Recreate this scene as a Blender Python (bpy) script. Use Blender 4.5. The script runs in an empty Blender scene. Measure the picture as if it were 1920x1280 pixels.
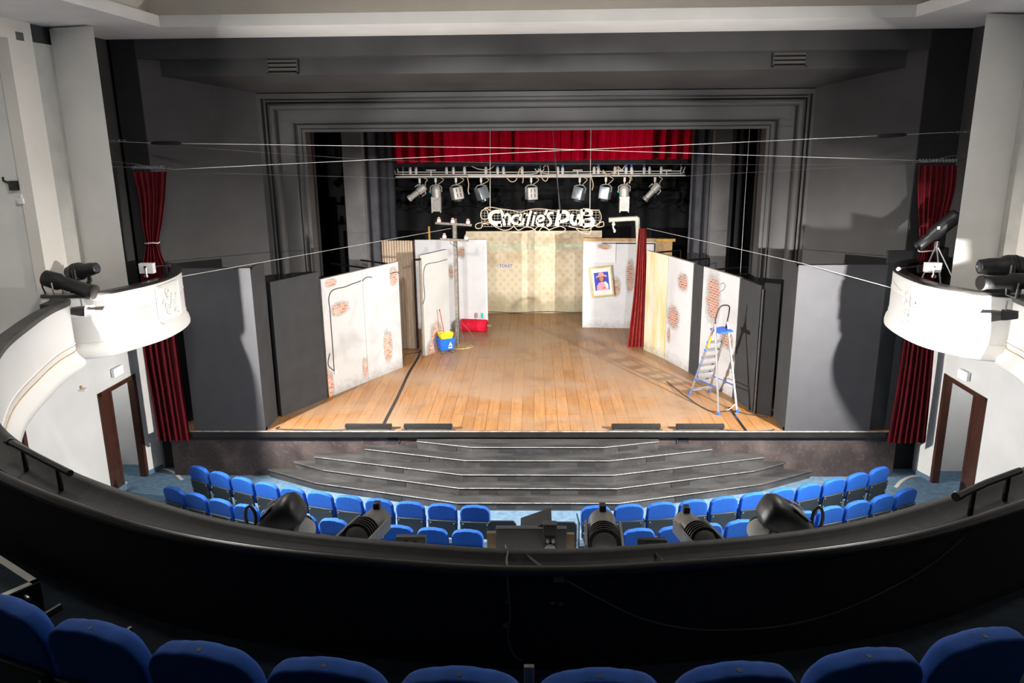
import bpy, bmesh, math, random
from mathutils import Vector, Matrix
random.seed(4)
SC = bpy.context.scene; COL = SC.collection
PI = math.pi
# ------------------------------------------------------------------ camera
F = 1482.0; CAM = Vector((0.0, 0.0, 6.9))
def cam_axes(y, p, r):
    f = Vector((-math.sin(y)*math.cos(p), math.cos(y)*math.cos(p), -math.sin(p)))
    rt = Vector((math.cos(y), math.sin(y), 0)); up = rt.cross(f)
    return (math.cos(r)*rt + math.sin(r)*up, -math.sin(r)*rt + math.cos(r)*up, f)
RT, UP, FW = cam_axes(math.radians(1.6257), math.radians(14.96), math.radians(-0.571))
cd = bpy.data.cameras.new('camera'); cd.sensor_width = 36; cd.lens = F/1920*36; cd.clip_start = .05
cam = bpy.data.objects.new('camera', cd); COL.objects.link(cam)
cam.matrix_world = Matrix(((RT.x, UP.x, -FW.x, CAM.x), (RT.y, UP.y, -FW.y, CAM.y), (RT.z, UP.z, -FW.z, CAM.z), (0, 0, 0, 1)))
SC.camera = cam
# measured points of the photograph turned into places in the hall
def ray(u, v): return RT*((u-960)/F) + UP*((640-v)/F) + FW
def aty(u, v, y): d = ray(u, v); return CAM + d*((y-CAM.y)/d.y)
def atz(u, v, z): d = ray(u, v); return CAM + d*((z-CAM.z)/d.z)
def atx(u, v, x): d = ray(u, v); return CAM + d*((x-CAM.x)/d.x)

# ------------------------------------------------------------------ materials
def srgb(r, g, b):
    def c(x):
        x /= 255.0
        return x/12.92 if x <= .04045 else ((x+.055)/1.055)**2.4
    return (c(r), c(g), c(b), 1)
class NT:
    def __init__(s, name):
        s.m = bpy.data.materials.new(name); s.m.use_nodes = True
        s.t = s.m.node_tree; s.n = s.t.nodes; s.b = s.n['Principled BSDF']
        s.co = None
    def node(s, ty, **kw):
        n = s.n.new(ty)
        for k, v in kw.items(): setattr(n, k, v)
        return n
    def put(s, sock, v):
        if hasattr(v, 'is_linked') or isinstance(v, bpy.types.NodeSocket): s.t.links.new(v, sock)
        else: sock.default_value = v
    def obj(s):
        if s.co is None: s.co = s.node('ShaderNodeTexCoord')
        return s.co.outputs['Object']
    def math(s, op, a, b=0.0, c=None, clamp=False):
        n = s.node('ShaderNodeMath', operation=op, use_clamp=clamp)
        s.put(n.inputs[0], a); s.put(n.inputs[1], b)
        if c is not None: s.put(n.inputs[2], c)
        return n.outputs[0]
    def mix(s, f, a, b):
        n = s.node('ShaderNodeMix', data_type='RGBA')
        s.put(n.inputs[0], f); s.put(n.inputs[6], a); s.put(n.inputs[7], b)
        return n.outputs[2]
    def noise(s, scale, detail=4, vec=None, dist=0.0):
        n = s.node('ShaderNodeTexNoise'); n.inputs['Scale'].default_value = scale
        n.inputs['Detail'].default_value = detail; n.inputs['Distortion'].default_value = dist
        s.put(n.inputs['Vector'], vec if vec is not None else s.obj())
        return n.outputs['Fac']
    def scalev(s, v, xyz, loc=(0, 0, 0), rot=(0, 0, 0)):
        n = s.node('ShaderNodeMapping'); s.put(n.inputs['Vector'], v)
        n.inputs['Scale'].default_value = xyz; n.inputs['Location'].default_value = loc; n.inputs['Rotation'].default_value = rot
        return n.outputs[0]
    def ramp(s, f, lo, hi):
        n = s.node('ShaderNodeMapRange'); s.put(n.inputs[0], f)
        n.inputs[1].default_value = lo; n.inputs[2].default_value = hi
        return n.outputs[0]
    def bump(s, h, strength=.3, dist=.01):
        n = s.node('ShaderNodeBump'); n.inputs['Strength'].default_value = strength; n.inputs['Distance'].default_value = dist
        s.put(n.inputs['Height'], h); s.t.links.new(n.outputs[0], s.b.inputs['Normal'])
    def base(s, v): s.put(s.b.inputs['Base Color'], v)
def simple(name, col, rough=.6, metal=0.0, var=.15, scale=6.0, bump=0.0, spec=.5):
    t = NT(name); c = srgb(*col) if max(col) > 1.01 else (*col, 1)
    n = t.noise(scale)
    lo = tuple(x*(1-var) for x in c[:3])+(1,); hi = tuple(min(1, x*(1+var)) for x in c[:3])+(1,)
    t.base(t.mix(t.ramp(n, .3, .7), lo, hi))
    t.b.inputs['Roughness'].default_value = rough; t.b.inputs['Metallic'].default_value = metal
    t.b.inputs['Specular IOR Level'].default_value = spec
    if bump: t.bump(t.noise(scale*8), bump)
    return t.m
def emit(name, col, strength):
    t = NT(name); c = srgb(*col)
    t.base((.8, .8, .8, 1)); t.put(t.b.inputs['Emission Color'], c); t.b.inputs['Emission Strength'].default_value = strength
    return t.m
M = {}
M['white'] = simple('white_plaster', (.78, .77, .745), .55, var=.05, scale=1.5, bump=.04)
M['pilaster_grey'] = simple('grey_board_cover', (.50, .485, .45), .6, var=.12, scale=2.5, bump=.15)
M['cream'] = simple('cream_plaster', (.80, .76, .70), .55, var=.04, scale=1.2)
M['gloss_white'] = simple('satin_white_paint', (.80, .785, .755), .35, var=.03, scale=1.0)
M['grey_paint'] = simple('dark_grey_paint', (.046, .044, .044), .7, var=.18, scale=1.3, bump=.05)
M['black_paint'] = simple('matt_black_paint', (.012, .012, .013), .8, var=.25, scale=2)
M['void'] = simple('black_drape', (.008, .008, .009), .95, var=.5, scale=2)
M['leg'] = simple('charcoal_drape', (.055, .055, .064), .9, var=.25, scale=3)
M['leg_dark'] = simple('black_wool_drape', (.026, .026, .032), .95, var=.25, scale=3)
M['leg_grey'] = simple('grey_flat_paint', (.16, .155, .155), .7, var=.2, scale=2)
M['panel'] = simple('masking_paint', (.043, .043, .048), .75, var=.08, scale=3, bump=.05)
M['blackflat'] = simple('black_flat_cloth', (.034, .035, .037), .85, var=.15, scale=2.5, bump=.1)
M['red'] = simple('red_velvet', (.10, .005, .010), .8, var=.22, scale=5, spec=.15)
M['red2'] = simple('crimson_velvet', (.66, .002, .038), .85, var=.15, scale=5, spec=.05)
M['satin'] = simple('red_satin', (.30, .028, .026), .36, var=.3, scale=8)
M['rollred'] = simple('red_felt', (.72, .002, .03), .85, var=.1, scale=9)
M['chrome'] = simple('steel', (.55, .55, .55), .3, 1.0, var=.1)
M['alu'] = simple('aluminium', (.62, .62, .63), .35, .9, var=.08)
M['wire'] = simple('white_wire', (.62, .60, .56), .5, var=.05)
M['black'] = simple('black_plastic', (.010, .010, .011), .42, var=.2)
M['black_rubber'] = simple('black_rubber', (.018, .018, .018), .75, var=.2)
M['lampgrey'] = simple('grey_lamp_metal', (.21, .20, .185), .42, .2, var=.15, scale=9)
M['lampdark'] = simple('dark_lamp_metal', (.024, .023, .022), .4, .2, var=.15, scale=9)
M['lantern'] = simple('lantern_grey', (.50, .48, .45), .45, .3, var=.15, scale=14)
M['lantern_blue'] = simple('lantern_steel', (.40, .45, .50), .3, .7, var=.2, scale=14)
M['brown'] = simple('dark_wood', (.060, .022, .014), .4, var=.25, scale=7)
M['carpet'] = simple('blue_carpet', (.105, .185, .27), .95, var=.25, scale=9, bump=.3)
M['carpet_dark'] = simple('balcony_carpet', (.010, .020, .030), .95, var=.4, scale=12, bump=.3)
M['seatblue'] = simple('blue_seat_fabric', (.003, .082, .40), .8, var=.12, scale=14, bump=.15)
M['seatpanel'] = simple('seat_back_board', (.018, .024, .027), .5, var=.2, scale=10)
M['edge'] = simple('pale_edge_strip', (.62, .60, .54), .6, var=.06)
M['screw'] = simple('steel_screw', (.75, .74, .72), .35, .6, var=.05)
M['rope'] = simple('pale_rope', (.66, .52, .36), .8, var=.1, scale=20)
M['letter'] = simple('cream_letter', (.70, .64, .50), .6, var=.06, scale=8)
M['post'] = simple('weathered_post', (.20, .175, .15), .75, var=.35, scale=14)
M['porcelain'] = simple('white_porcelain', (.80, .74, .70), .25, var=.05)
M['pink'] = simple('red_ring', (.70, .13, .08), .5, var=.05)
M['orange'] = simple('yellow_timber', (.62, .35, .06), .6, var=.2, scale=9)
M['timber'] = simple('pale_timber', (.46, .30, .14), .65, var=.2, scale=9)
M['pipe'] = simple('pale_pipe', (.50, .50, .43), .5, var=.1)
M['bucket_blue'] = simple('blue_plastic', (.005, .115, .62), .4, var=.06)
M['bucket_yellow'] = simple('yellow_plastic', (.85, .60, .0), .4, var=.06)
M['mop_red'] = simple('red_stick', (.50, .03, .02), .4, var=.06)
M['teal'] = simple('teal_plastic', (.0, .42, .36), .4, var=.05)
M['ladder_blue'] = simple('blue_ladder_plastic', (.02, .12, .62), .45, var=.05)
M['yellow_sticker'] = simple('yellow_sticker', (.85, .58, .0), .5, var=.03)
M['paper'] = simple('white_card', (.82, .81, .80), .7, var=.03)
M['gold'] = simple('pale_gold_frame', (.62, .52, .24), .4, .2, var=.2, scale=20)
M['fairskin'] = simple('poster_skin', (.62, .25, .13), .6, var=.1)
M['posterblue'] = simple('poster_blue', (.035, .07, .56), .6, var=.04)
M['posterpink'] = simple('poster_pink', (.85, .38, .52), .6, var=.08, scale=30)
M['hatpink'] = simple('poster_hat', (.86, .40, .38), .6, var=.06)
M['hair'] = simple('poster_hair', (.20, .05, .02), .6, var=.1)
M['cardboard'] = simple('brown_board', (.33, .23, .13), .75, var=.15)
M['equip'] = simple('grey_equipment', (.085, .08, .072), .55, var=.12)
M['greyboard'] = simple('grey_board', (.12, .118, .112), .6, var=.08)
M['exit'] = emit('lit_exit_panel', (235, 245, 255), 6.0)
M['lens'] = simple('dark_glass', (.05, .055, .06), .08, var=.05)
M['paleglass'] = simple('pale_lens', (.55, .54, .52), .12, var=.05)

def wood_floor():
    t = NT('stage_boards'); v = t.scalev(t.obj(), (1, 1, 1), rot=(0, 0, PI/2))
    br = t.node('ShaderNodeTexBrick'); t.put(br.inputs['Vector'], v)
    br.inputs['Scale'].default_value = 1; br.inputs['Brick Width'].default_value = 3.2; br.inputs['Row Height'].default_value = .25
    br.inputs['Mortar Size'].default_value = .008; br.inputs['Mortar Smooth'].default_value = .3; br.inputs['Bias'].default_value = 0
    br.inputs['Color1'].default_value = (.47, .235, .085, 1); br.inputs['Color2'].default_value = (.34, .165, .058, 1); br.inputs['Mortar'].default_value = (.11, .055, .025, 1)
    br.offset = .37
    grain = t.noise(2.2, 8, t.scalev(t.obj(), (9, .8, 1)))
    c = t.mix(t.math('MULTIPLY', t.ramp(grain, .35, .72), .62), br.outputs['Color'], (.26, .105, .035, 1))
    worn = t.math('MULTIPLY', t.ramp(t.noise(.55, 5, None, .6), .40, .60), .70)
    c = t.mix(worn, c, (.37, .25, .165, 1))
    dirt = t.math('MULTIPLY', t.ramp(t.noise(1.7, 6), .56, .74), .45)
    c = t.mix(dirt, c, (.20, .115, .06, 1))
    t.base(c); t.b.inputs['Roughness'].default_value = .42
    t.bump(br.outputs['Fac'], -.25, .004)
    return t.m
def worn_black(name, c1, c2, sc=(1, 1, 1)):
    t = NT(name)
    n = t.noise(1.6, 8, t.scalev(t.obj(), sc), .4)
    n2 = t.noise(14, 5, t.scalev(t.obj(), sc))
    c = t.mix(t.ramp(n, .38, .68), (*c1, 1), (*c2, 1))
    c = t.mix(t.math('MULTIPLY', t.ramp(n2, .55, .8), .4), c, tuple(x*2.2 for x in c2)+(1,))
    t.base(c); t.b.inputs['Roughness'].default_value = .6
    return t.m
M['boards'] = wood_floor()
M['apron'] = worn_black('worn_apron_paint', (.030, .022, .021), (.080, .060, .056))
M['step'] = worn_black('worn_step_paint', (.022, .0215, .022), (.060, .058, .058), (.7, 2.5, 2.5))
M['step_edge'] = simple('scuffed_step_edge', (.36, .34, .32), .6, var=.4, scale=9)
M['sill'] = worn_black('balcony_capping', (.022, .021, .019), (.050, .047, .043))
M['rail'] = simple('black_gloss_rail', (.016, .015, .014), .28, var=.2)
M['parapet'] = simple('balcony_inner_black', (.0045, .0045, .005), .8, var=.3)

def plaster(name, patches, base=(.74, .74, .75), streak=None, brick=((.50, .17, .085), (.64, .44, .35)), clouds=.4, seed=0.0):
    """scenic plaster: patches = (x, z, half width, half height) of exposed brick, in the flat's own metres"""
    t = NT(name); sep = t.node('ShaderNodeSeparateXYZ'); t.put(sep.inputs[0], t.obj())
    X, Z = sep.outputs[0], sep.outputs[2]
    off = t.scalev(t.obj(), (1, 1, 1), loc=(seed, 0, seed))
    wob = t.noise(7.5, 6, off)
    cl = t.noise(1.3, 6, off, .5)
    col = t.mix(t.math('MULTIPLY', t.ramp(cl, .48, .78), clouds), (*base, 1), tuple(x*.52 for x in base)+(1,))
    if streak:
        sn = t.noise(1.2, 5, t.scalev(off, (3, 1, .5)))
        col = t.mix(t.math('MULTIPLY', t.ramp(sn, .42, .66), .85), col, (*streak, 1))
    # dirt that gathers along the foot of the flat
    foot = t.math('MULTIPLY', t.ramp(t.math('ADD', Z, t.math('MULTIPLY', wob, -.55)), .02, -.28), .55)
    col = t.mix(foot, col, (.25, .23, .20, 1))
    if patches:
        d = None
        for (x, z, hx, hz) in patches:
            a = t.math('DIVIDE', t.math('SUBTRACT', X, x), hx); b = t.math('DIVIDE', t.math('SUBTRACT', Z, z), hz)
            a4 = t.math('POWER', t.math('ABSOLUTE', a), 2.6); b4 = t.math('POWER', t.math('ABSOLUTE', b), 2.6)
            q = t.math('ADD', a4, b4)
            d = q if d is None else t.math('MINIMUM', d, q)
        dd = t.math('ADD', d, t.math('MULTIPLY', t.math('SUBTRACT', wob, .5), 7.5))
        br = t.node('ShaderNodeTexBrick')
        comb = t.node('ShaderNodeCombineXYZ'); t.put(comb.inputs[0], X); t.put(comb.inputs[1], Z)
        t.put(br.inputs['Vector'], comb.outputs[0]); br.inputs['Scale'].default_value = 1
        br.inputs['Brick Width'].default_value = .15; br.inputs['Row Height'].default_value = .062; br.inputs['Mortar Size'].default_value = .010
        br.inputs['Mortar Smooth'].default_value = .2; br.inputs['Bias'].default_value = -.1
        br.inputs['Color1'].default_value = (*brick[0], 1); br.inputs['Color2'].default_value = (*brick[1], 1); br.inputs['Mortar'].default_value = (.52, .44, .38, 1)
        halo = t.ramp(dd, 3.2, .8)
        col = t.mix(t.math('MULTIPLY', halo, t.math('MULTIPLY', t.ramp(wob, .25, .6), .9)), col, (.17, .16, .15, 1))
        m = t.ramp(dd, 1.1, .95)
        col = t.mix(m, col, br.outputs['Color'])
    t.base(col); t.b.inputs['Roughness'].default_value = .75
    return t.m
def wallpaper():
    t = NT('faded_wallpaper'); sep = t.node('ShaderNodeSeparateXYZ'); t.put(sep.inputs[0], t.obj())
    X, Z = sep.outputs[0], sep.outputs[2]
    p = t.math('MULTIPLY', t.math('SINE', t.math('MULTIPLY', X, 2*PI/.26)), t.math('SINE', t.math('MULTIPLY', Z, 2*PI/.30)))
    col = t.mix(t.math('MULTIPLY', t.ramp(p, .0, .8), .34), (.94, .82, .60, 1), (.60, .49, .31, 1))
    n = t.noise(1.5, 6, None, .4)
    col = t.mix(t.math('MULTIPLY', t.ramp(n, .5, .7), .55), col, (.60, .40, .20, 1))
    g = t.math('MULTIPLY', t.ramp(t.math('ADD', Z, t.math('MULTIPLY', t.noise(2.5, 6), .9)), 1.25, .75), .65)
    col = t.mix(g, col, (.33, .30, .18, 1))
    t.base(col); t.b.inputs['Roughness'].default_value = .8
    return t.m
M['wallpaper'] = wallpaper()
def slat_mat():
    t = NT('beige_corrugation'); t.base(t.mix(t.ramp(t.noise(3, 5, t.scalev(t.obj(), (6, 1, .6))), .35, .7), (.62, .50, .38, 1), (.50, .385, .285, 1)))
    t.b.inputs['Roughness'].default_value = .6
    return t.m
M['slat'] = slat_mat()
M['ivory'] = plaster('yellowed_plaster', [], (.70, .66, .52), streak=(.58, .48, .17), clouds=.35, seed=3)

# ------------------------------------------------------------------ mesh helpers
class MB:
    def __init__(s): s.bm = bmesh.new()
    def face(s, pts):
        vs = [s.bm.verts.new(p) for p in pts]
        try: s.bm.faces.new(vs)
        except ValueError: pass
        return s
    def box(s, lo, hi, rot=None, bev=0.0):
        r = bmesh.ops.create_cube(s.bm, size=1)['verts']
        c = (Vector(lo)+Vector(hi))/2; d = Vector(hi)-Vector(lo)
        for v in r: v.co = Vector((v.co.x*d.x, v.co.y*d.y, v.co.z*d.z))
        if bev:
            es = list({e for v in r for e in v.link_edges})
            o = bmesh.ops.bevel(s.bm, geom=es, offset=bev, segments=2, affect='EDGES', profile=.6)
            r = list({v for f in o['faces'] for v in f.verts} | {v for v in r if v.is_valid})
            # bevel returns only new faces: collect the whole island
            seen = set(r); st = list(r)
            while st:
                v = st.pop()
                for e in v.link_edges:
                    w = e.other_vert(v)
                    if w not in seen: seen.add(w); st.append(w)
            r = list(seen)
        for v in r:
            p = v.co.copy()
            if rot is not None: p = rot @ p
            v.co = p + c
        return s
    def tube(s, pts, r, seg=8, cap=True, closed=False):
        pts = [Vector(p) for p in pts]; n = len(pts); rings = []
        rr = r if isinstance(r, (list, tuple)) else [r]*n
        up = Vector((0, 0, 1)); prev = None
        for i, p in enumerate(pts):
            a = pts[(i-1) % n] if (closed or i > 0) else p; b = pts[(i+1) % n] if (closed or i < n-1) else p
            t = (b-a)
            if t.length < 1e-9: t = Vector((0, 0, 1))
            t.normalize()
            if prev is None:
                x = t.cross(up)
                if x.length < 1e-3: x = t.cross(Vector((1, 0, 0)))
            else:
                x = prev - t*prev.dot(t)
                if x.length < 1e-4: x = t.cross(up)
            x.normalize(); prev = x; y = t.cross(x)
            rings.append([s.bm.verts.new(p + rr[i]*(math.cos(2*PI*k/seg)*x + math.sin(2*PI*k/seg)*y)) for k in range(seg)])
        m = n if closed else n-1
        for i in range(m):
            A, B = rings[i], rings[(i+1) % n]
            for k in range(seg): s.bm.faces.new((A[k], A[(k+1) % seg], B[(k+1) % seg], B[k]))
        if cap and not closed:
            s.bm.faces.new(list(reversed(rings[0]))); s.bm.faces.new(rings[-1])
        return s
    def lathe(s, prof, origin, axis, seg=20, cap=True):
        """prof = (radius, distance along axis)"""
        o = Vector(origin); a = Vector(axis).normalized()
        x = a.cross(Vector((0, 0, 1)))
        if x.length < 1e-3: x = Vector((1, 0, 0))
        x.normalize(); y = a.cross(x); rings = []
        for r, h in prof:
            rings.append([s.bm.verts.new(o + a*h + max(r, 1e-4)*(math.cos(2*PI*k/seg)*x + math.sin(2*PI*k/seg)*y)) for k in range(seg)])
        for A, B in zip(rings, rings[1:]):
            for k in range(seg): s.bm.faces.new((A[k], A[(k+1) % seg], B[(k+1) % seg], B[k]))
        if cap: s.bm.faces.new(list(reversed(rings[0]))); s.bm.faces.new(rings[-1])
        return s
    def prism(s, poly, z0, z1):
        a = [s.bm.verts.new((p[0], p[1], z0)) for p in poly]; b = [s.bm.verts.new((p[0], p[1], z1)) for p in poly]; n = len(poly)
        s.bm.faces.new(list(reversed(a))); s.bm.faces.new(b)
        for i in range(n): s.bm.faces.new((a[i], a[(i+1) % n], b[(i+1) % n], b[i]))
        return s
    def grid(s, rows, closed=False):
        R = [[s.bm.verts.new(p) for p in r] for r in rows]
        for A, B in zip(R, R[1:]):
            n = len(A)
            for k in range(n if closed else n-1): s.bm.faces.new((A[k], A[(k+1) % n], B[(k+1) % n], B[k]))
        return s
    def outline(s, poly, y0, y1, bev=.015, bulge=0.0, bev0=None):
        """poly in (x,z), extruded along y with softened edges"""
        cx = sum(p[0] for p in poly)/len(poly); cz = sum(p[1] for p in poly)/len(poly)
        def ring(k, y): return [s.bm.verts.new((cx+(p[0]-cx)*k, y, cz+(p[1]-cz)*k)) for p in poly]
        w = max(p[0] for p in poly)-min(p[0] for p in poly); k = 1-2*bev/w; n = len(poly)
        b0 = bev if bev0 is None else bev0; k0 = 1-2*b0/w
        L = [ring(k0*.93, y0-bulge*(bev0 is None)), ring(k0, y0), ring(1-(1-k0)*.3, y0+b0*.35), ring(1, y0+b0), ring(1, y1-bev), ring(1-(1-k)*.3, y1-bev*.35), ring(k, y1), ring(k*.93, y1+bulge)]
        for A, B in zip(L, L[1:]):
            for i in range(n): s.bm.faces.new((A[i], A[(i+1) % n], B[(i+1) % n], B[i]))
        s.bm.faces.new(list(reversed(L[0]))); s.bm.faces.new(L[-1])
        return s
    def build(s, name, mat, parent=None, smooth=40, loc=None, rot=None):
        bmesh.ops.recalc_face_normals(s.bm, faces=s.bm.faces)
        me = bpy.data.meshes.new(name); s.bm.to_mesh(me); s.bm.free()
        me.materials.append(mat if not isinstance(mat, str) else M[mat])
        if smooth:
            for p in me.polygons: p.use_smooth = True
            me.set_sharp_from_angle(angle=math.radians(smooth))
        o = bpy.data.objects.new(name, me); COL.objects.link(o)
        if parent is not None: o.parent = parent
        if loc is not None: o.location = loc
        if rot is not None: o.rotation_euler = rot
        return o
def tag(o, label, cat, group=None):
    o['label'] = label; o['category'] = cat
    if group: o['group'] = group
    return o
def thing(name, label, cat, loc=(0, 0, 0), rotz=0.0, group=None):
    o = bpy.data.objects.new(name, None); COL.objects.link(o); o.empty_display_size = .1
    o.location = loc; o.rotation_euler = (0, 0, rotz)
    return tag(o, label, cat, group)
def struct(o, label=None, cat=None):
    o['kind'] = 'structure'
    if label: o['label'] = label
    if cat: o['category'] = cat
    return o
def copy_tree(o, parent=None):
    c = o.copy(); COL.objects.link(c)
    if parent is not None: c.parent = parent
    for ch in o.children: copy_tree(ch, c)
    return c
def crom(pts, n=8, closed=False):
    P = [Vector(p) for p in pts]; out = []; m = len(P)
    for i in range(m if closed else m-1):
        if closed: a, b, c, d = P[(i-1) % m], P[i], P[(i+1) % m], P[(i+2) % m]
        else:
            b, c = P[i], P[i+1]; a = P[i-1] if i > 0 else b*2-c; d = P[i+2] if i+2 < m else c*2-b
        for k in range(n):
            t = k/n
            out.append(.5*((2*b)+(c-a)*t+(2*a-5*b+4*c-d)*t*t+(3*b-a-3*c+d)*t**3))
    if not closed: out.append(P[-1])
    return out
def sweep_plan(path, prof, side=1):
    """path: 2-D points; prof: (offset to the left*side, z) -> rows for MB.grid"""
    rows = []; n = len(path)
    for i, p in enumerate(path):
        a = path[max(i-1, 0)]; b = path[min(i+1, n-1)]; d = Vector((b[0]-a[0], b[1]-a[1])).normalized(); nn = Vector((-d.y, d.x))*side
        rows.append([(p[0]+nn.x*o, p[1]+nn.y*o, z) for o, z in prof])
    return rows
def wall_seg(mb, p0, p1, z0, z1, th=.14, side=1):
    d = Vector((p1[0]-p0[0], p1[1]-p0[1])).normalized(); n = Vector((-d.y, d.x))*side*th
    mb.prism([p0, p1, (p1[0]+n.x, p1[1]+n.y), (p0[0]+n.x, p0[1]+n.y)], z0, z1)

ORD = ['first', 'second', 'third', 'fourth', 'fifth', 'sixth', 'seventh', 'eighth', 'ninth', 'tenth', 'eleventh']
STAGE = 1.0
# ================================================================== the hall
mb = MB(); mb.box((-11, -4.5, -.2), (11, 17.5, 0)); struct(mb.build('floor', 'carpet'), 'blue carpet of the stalls in front of the stage', 'floor')
mb = MB(); mb.prism([(-7.42, 15.0), (7.24, 15.0), (7.24, 17.6), (9.0, 17.6), (9.0, 28.5), (-9.0, 28.5), (-9.0, 17.6), (-7.42, 17.6)], .93, STAGE); struct(mb.build('floor_stage', 'boards'), 'worn orange brown boards of the stage', 'floor')
# black slots in the stage boards
def slot(pts, w, z=STAGE+.004):
    m = MB(); r = []
    n = len(pts)
    for i, p in enumerate(pts):
        a = pts[max(i-1, 0)]; b = pts[min(i+1, n-1)]; d = (Vector(b)-Vector(a)); d = Vector((d.x, d.y)).normalized()
        r.append([(p[0]-d.y*w/2, p[1]+d.x*w/2, z), (p[0]+d.y*w/2, p[1]-d.x*w/2, z)])
    m.grid(r); return m
struct(slot(crom([atz(u, v, 1) for u, v in ((789, 656), (783, 672), (766, 700), (745, 745), (722, 790), (716, 806))], 6), .07).build('trim_1', 'black', smooth=0), 'black curved slot across the boards at the left of the stage', 'trim')
struct(slot([atz(u, v, 1) for u, v in ((1367, 763), (1382, 785), (1402, 812))], .06).build('trim_2', 'black', smooth=0), 'black slot in the boards beside the ladder', 'trim')
mb = MB(); mb.box((-7.42, 14.93, .90), (7.24, 15.03, 1.012)); struct(mb.build('trim_3', 'rail', smooth=0), 'black nosing along the front edge of the stage', 'trim')
mb = MB(); mb.box((-7.42, 14.955, 1.008), (7.24, 14.985, 1.022)); struct(mb.build('trim_4', 'step_edge', smooth=0), 'pale metal strip along the front edge of the stage', 'trim')
mb = MB(); mb.box((-7.5, 15.06, 0), (7.3, 15.2, .93)); struct(mb.build('wall_apron', 'apron', smooth=0), 'scuffed brown black wall below the stage edge', 'wall')
for s, u in ((-1, 737), (1, 1281)):
    p = aty(u, 822, 15.05); h = thing('floor_socket_box', 'small black hatch in the stage front at the %s end of the steps' % ('left' if s < 0 else 'right'), 'hatch', (p.x, 15.06, .80))
    MB().box((-.11, -.012, -.055), (.11, 0, .055)).build('recess', 'void', h, 0)
    MB().box((-.125, -.018, -.07), (.125, -.005, -.055)).box((-.125, -.018, .055), (.125, -.005, .07)).box((-.125, -.018, -.07), (-.11, -.005, .07)).box((.11, -.018, -.07), (.125, -.005, .07)).build('frame', 'step', h, 0)

# ---- steps up to the stage
st = thing('stage_steps', 'five wide black angled steps leading up to the middle of the stage', 'steps', (0.07, 15.05, 0))
ys = [14.57, 14.31, 14.02, 13.79, 13.52]; hw = [1.30, 1.39, 1.45, 1.50, 1.51]; ew = [2.43, 3.50, 4.55, 5.0, 5.55]
kn = [None, None, None, (4.31, 14.61), (4.40, 14.37)]
for i in range(5):
    z1 = .85-.17*i; y0 = ys[i]-15.05; pts = [(-ew[i], 0), (ew[i], 0)]
    ex = 14.88-15.05 if i < 3 else 14.99-15.05
    right = [(ew[i], ex)] + ([(kn[i][0], kn[i][1]-15.05)] if kn[i] else []) + [(hw[i], y0)]
    left = [(-x, y) for x, y in reversed(right)]
    poly = [(-ew[i], 0)] + left[::-1][0:0]
    poly = [(ew[i], 0)] + [(ew[i], ex)] + right[1:] + left + [(-ew[i], 0)]
    # remove duplicates
    cl = []
    for p in poly:
        if not cl or (Vector(p)-Vector(cl[-1])).length > 1e-4: cl.append(p)
    # each step stands on its own riser down to the step below
    m = MB(); m.prism(cl, z1-.17, z1-.022)
    o = m.build('step', 'step', st, 0)
    big = [(p[0]*1.006, p[1]-.022 if p[1] < -.02 else p[1]) for p in cl]
    m = MB(); m.prism(big, z1-.022, z1); m.build('tread', 'step', o, 0)
    ln = [(p[0], p[1]-.024, z1-.006) for p in cl if p[1] < -.02]
    m = MB(); m.tube(ln, .007, 4); m.build('nosing', 'step_edge', o, 0)
    for x in (-.95, .05, .95) if i % 2 else (-.6, .45):
        MB().box((x-.17, y0-.004, z1-.13), (x+.17, y0+.01, z1-.05)).build('riser_grip', 'black_rubber', o, 0)
    for sg_ in (-1, 1):
        (xa, ya), (xb, yb_) = (hw[i], y0), (kn[i][0], kn[i][1]-15.05) if kn[i] else (ew[i], ex)
        q = Vector((xa, ya)).lerp(Vector((xb, yb_)), .45); an = math.atan2(yb_-ya, xb-xa)*sg_
        MB().box((-.2, -.005, -.04), (.2, .005, .04), rot=Matrix.Rotation(an, 3, 'Z')).build('riser_grip', 'black_rubber', o, 0, loc=(q.x*sg_, q.y-.004, z1-.09))

# ---- portal around the stage
mb = MB()
mb.box((-7.88, 15.45, 0), (-7.42, 15.75, 8.62)); struct(mb.build('wall_portal_left', 'black_paint', smooth=0), 'black strip of wall at the left of the stage portal', 'wall')
mb = MB(); mb.box((7.22, 15.45, 0), (7.95, 15.75, 8.66)); struct(mb.build('wall_portal_right', 'black_paint', smooth=0), 'black strip of wall at the right of the stage portal', 'wall')
XL, XR = -7.42, 7.22
mb = MB()
mb.box((XL, 15.45, 8.26), (XR, 15.70, 8.7))
mb.face([(XL, 15.70, 8.26), (XR, 15.70, 8.26), (XR, 15.75, 8.24), (XL, 15.75, 8.24)])
mb.box((XL, 15.75, 7.955), (XR, 15.95, 8.4))
struct(mb.build('wall_portal_top', 'grey_paint', smooth=0), 'dark grey stepped fascia above the stage', 'wall')
mb = MB(); mb.box((XL-.5, 15.45, 8.655), (XR+.7, 15.6, 9.2)); struct(mb.build('trim_5', 'grey_paint', smooth=0), 'top band of the fascia', 'trim')
mb = MB()
mb.face([(XL, 15.78, 7.955), (XR, 15.78, 7.955), (5.72, 16.9, 7.67), (-5.70, 16.9, 7.69)])
struct(mb.build('ceiling_portal', 'grey_paint', smooth=0), 'sloping dark grey soffit of the stage portal', 'ceiling')
mb = MB(); mb.prism([(XL, 15.5), (-5.68, 16.9), (-5.9, 17.1), (XL-.3, 15.75)], 1.0, 8.3); struct(mb.build('wall_splay_left', 'grey_paint', smooth=0), 'dark grey splayed wall at the left of the stage', 'wall')
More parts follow.
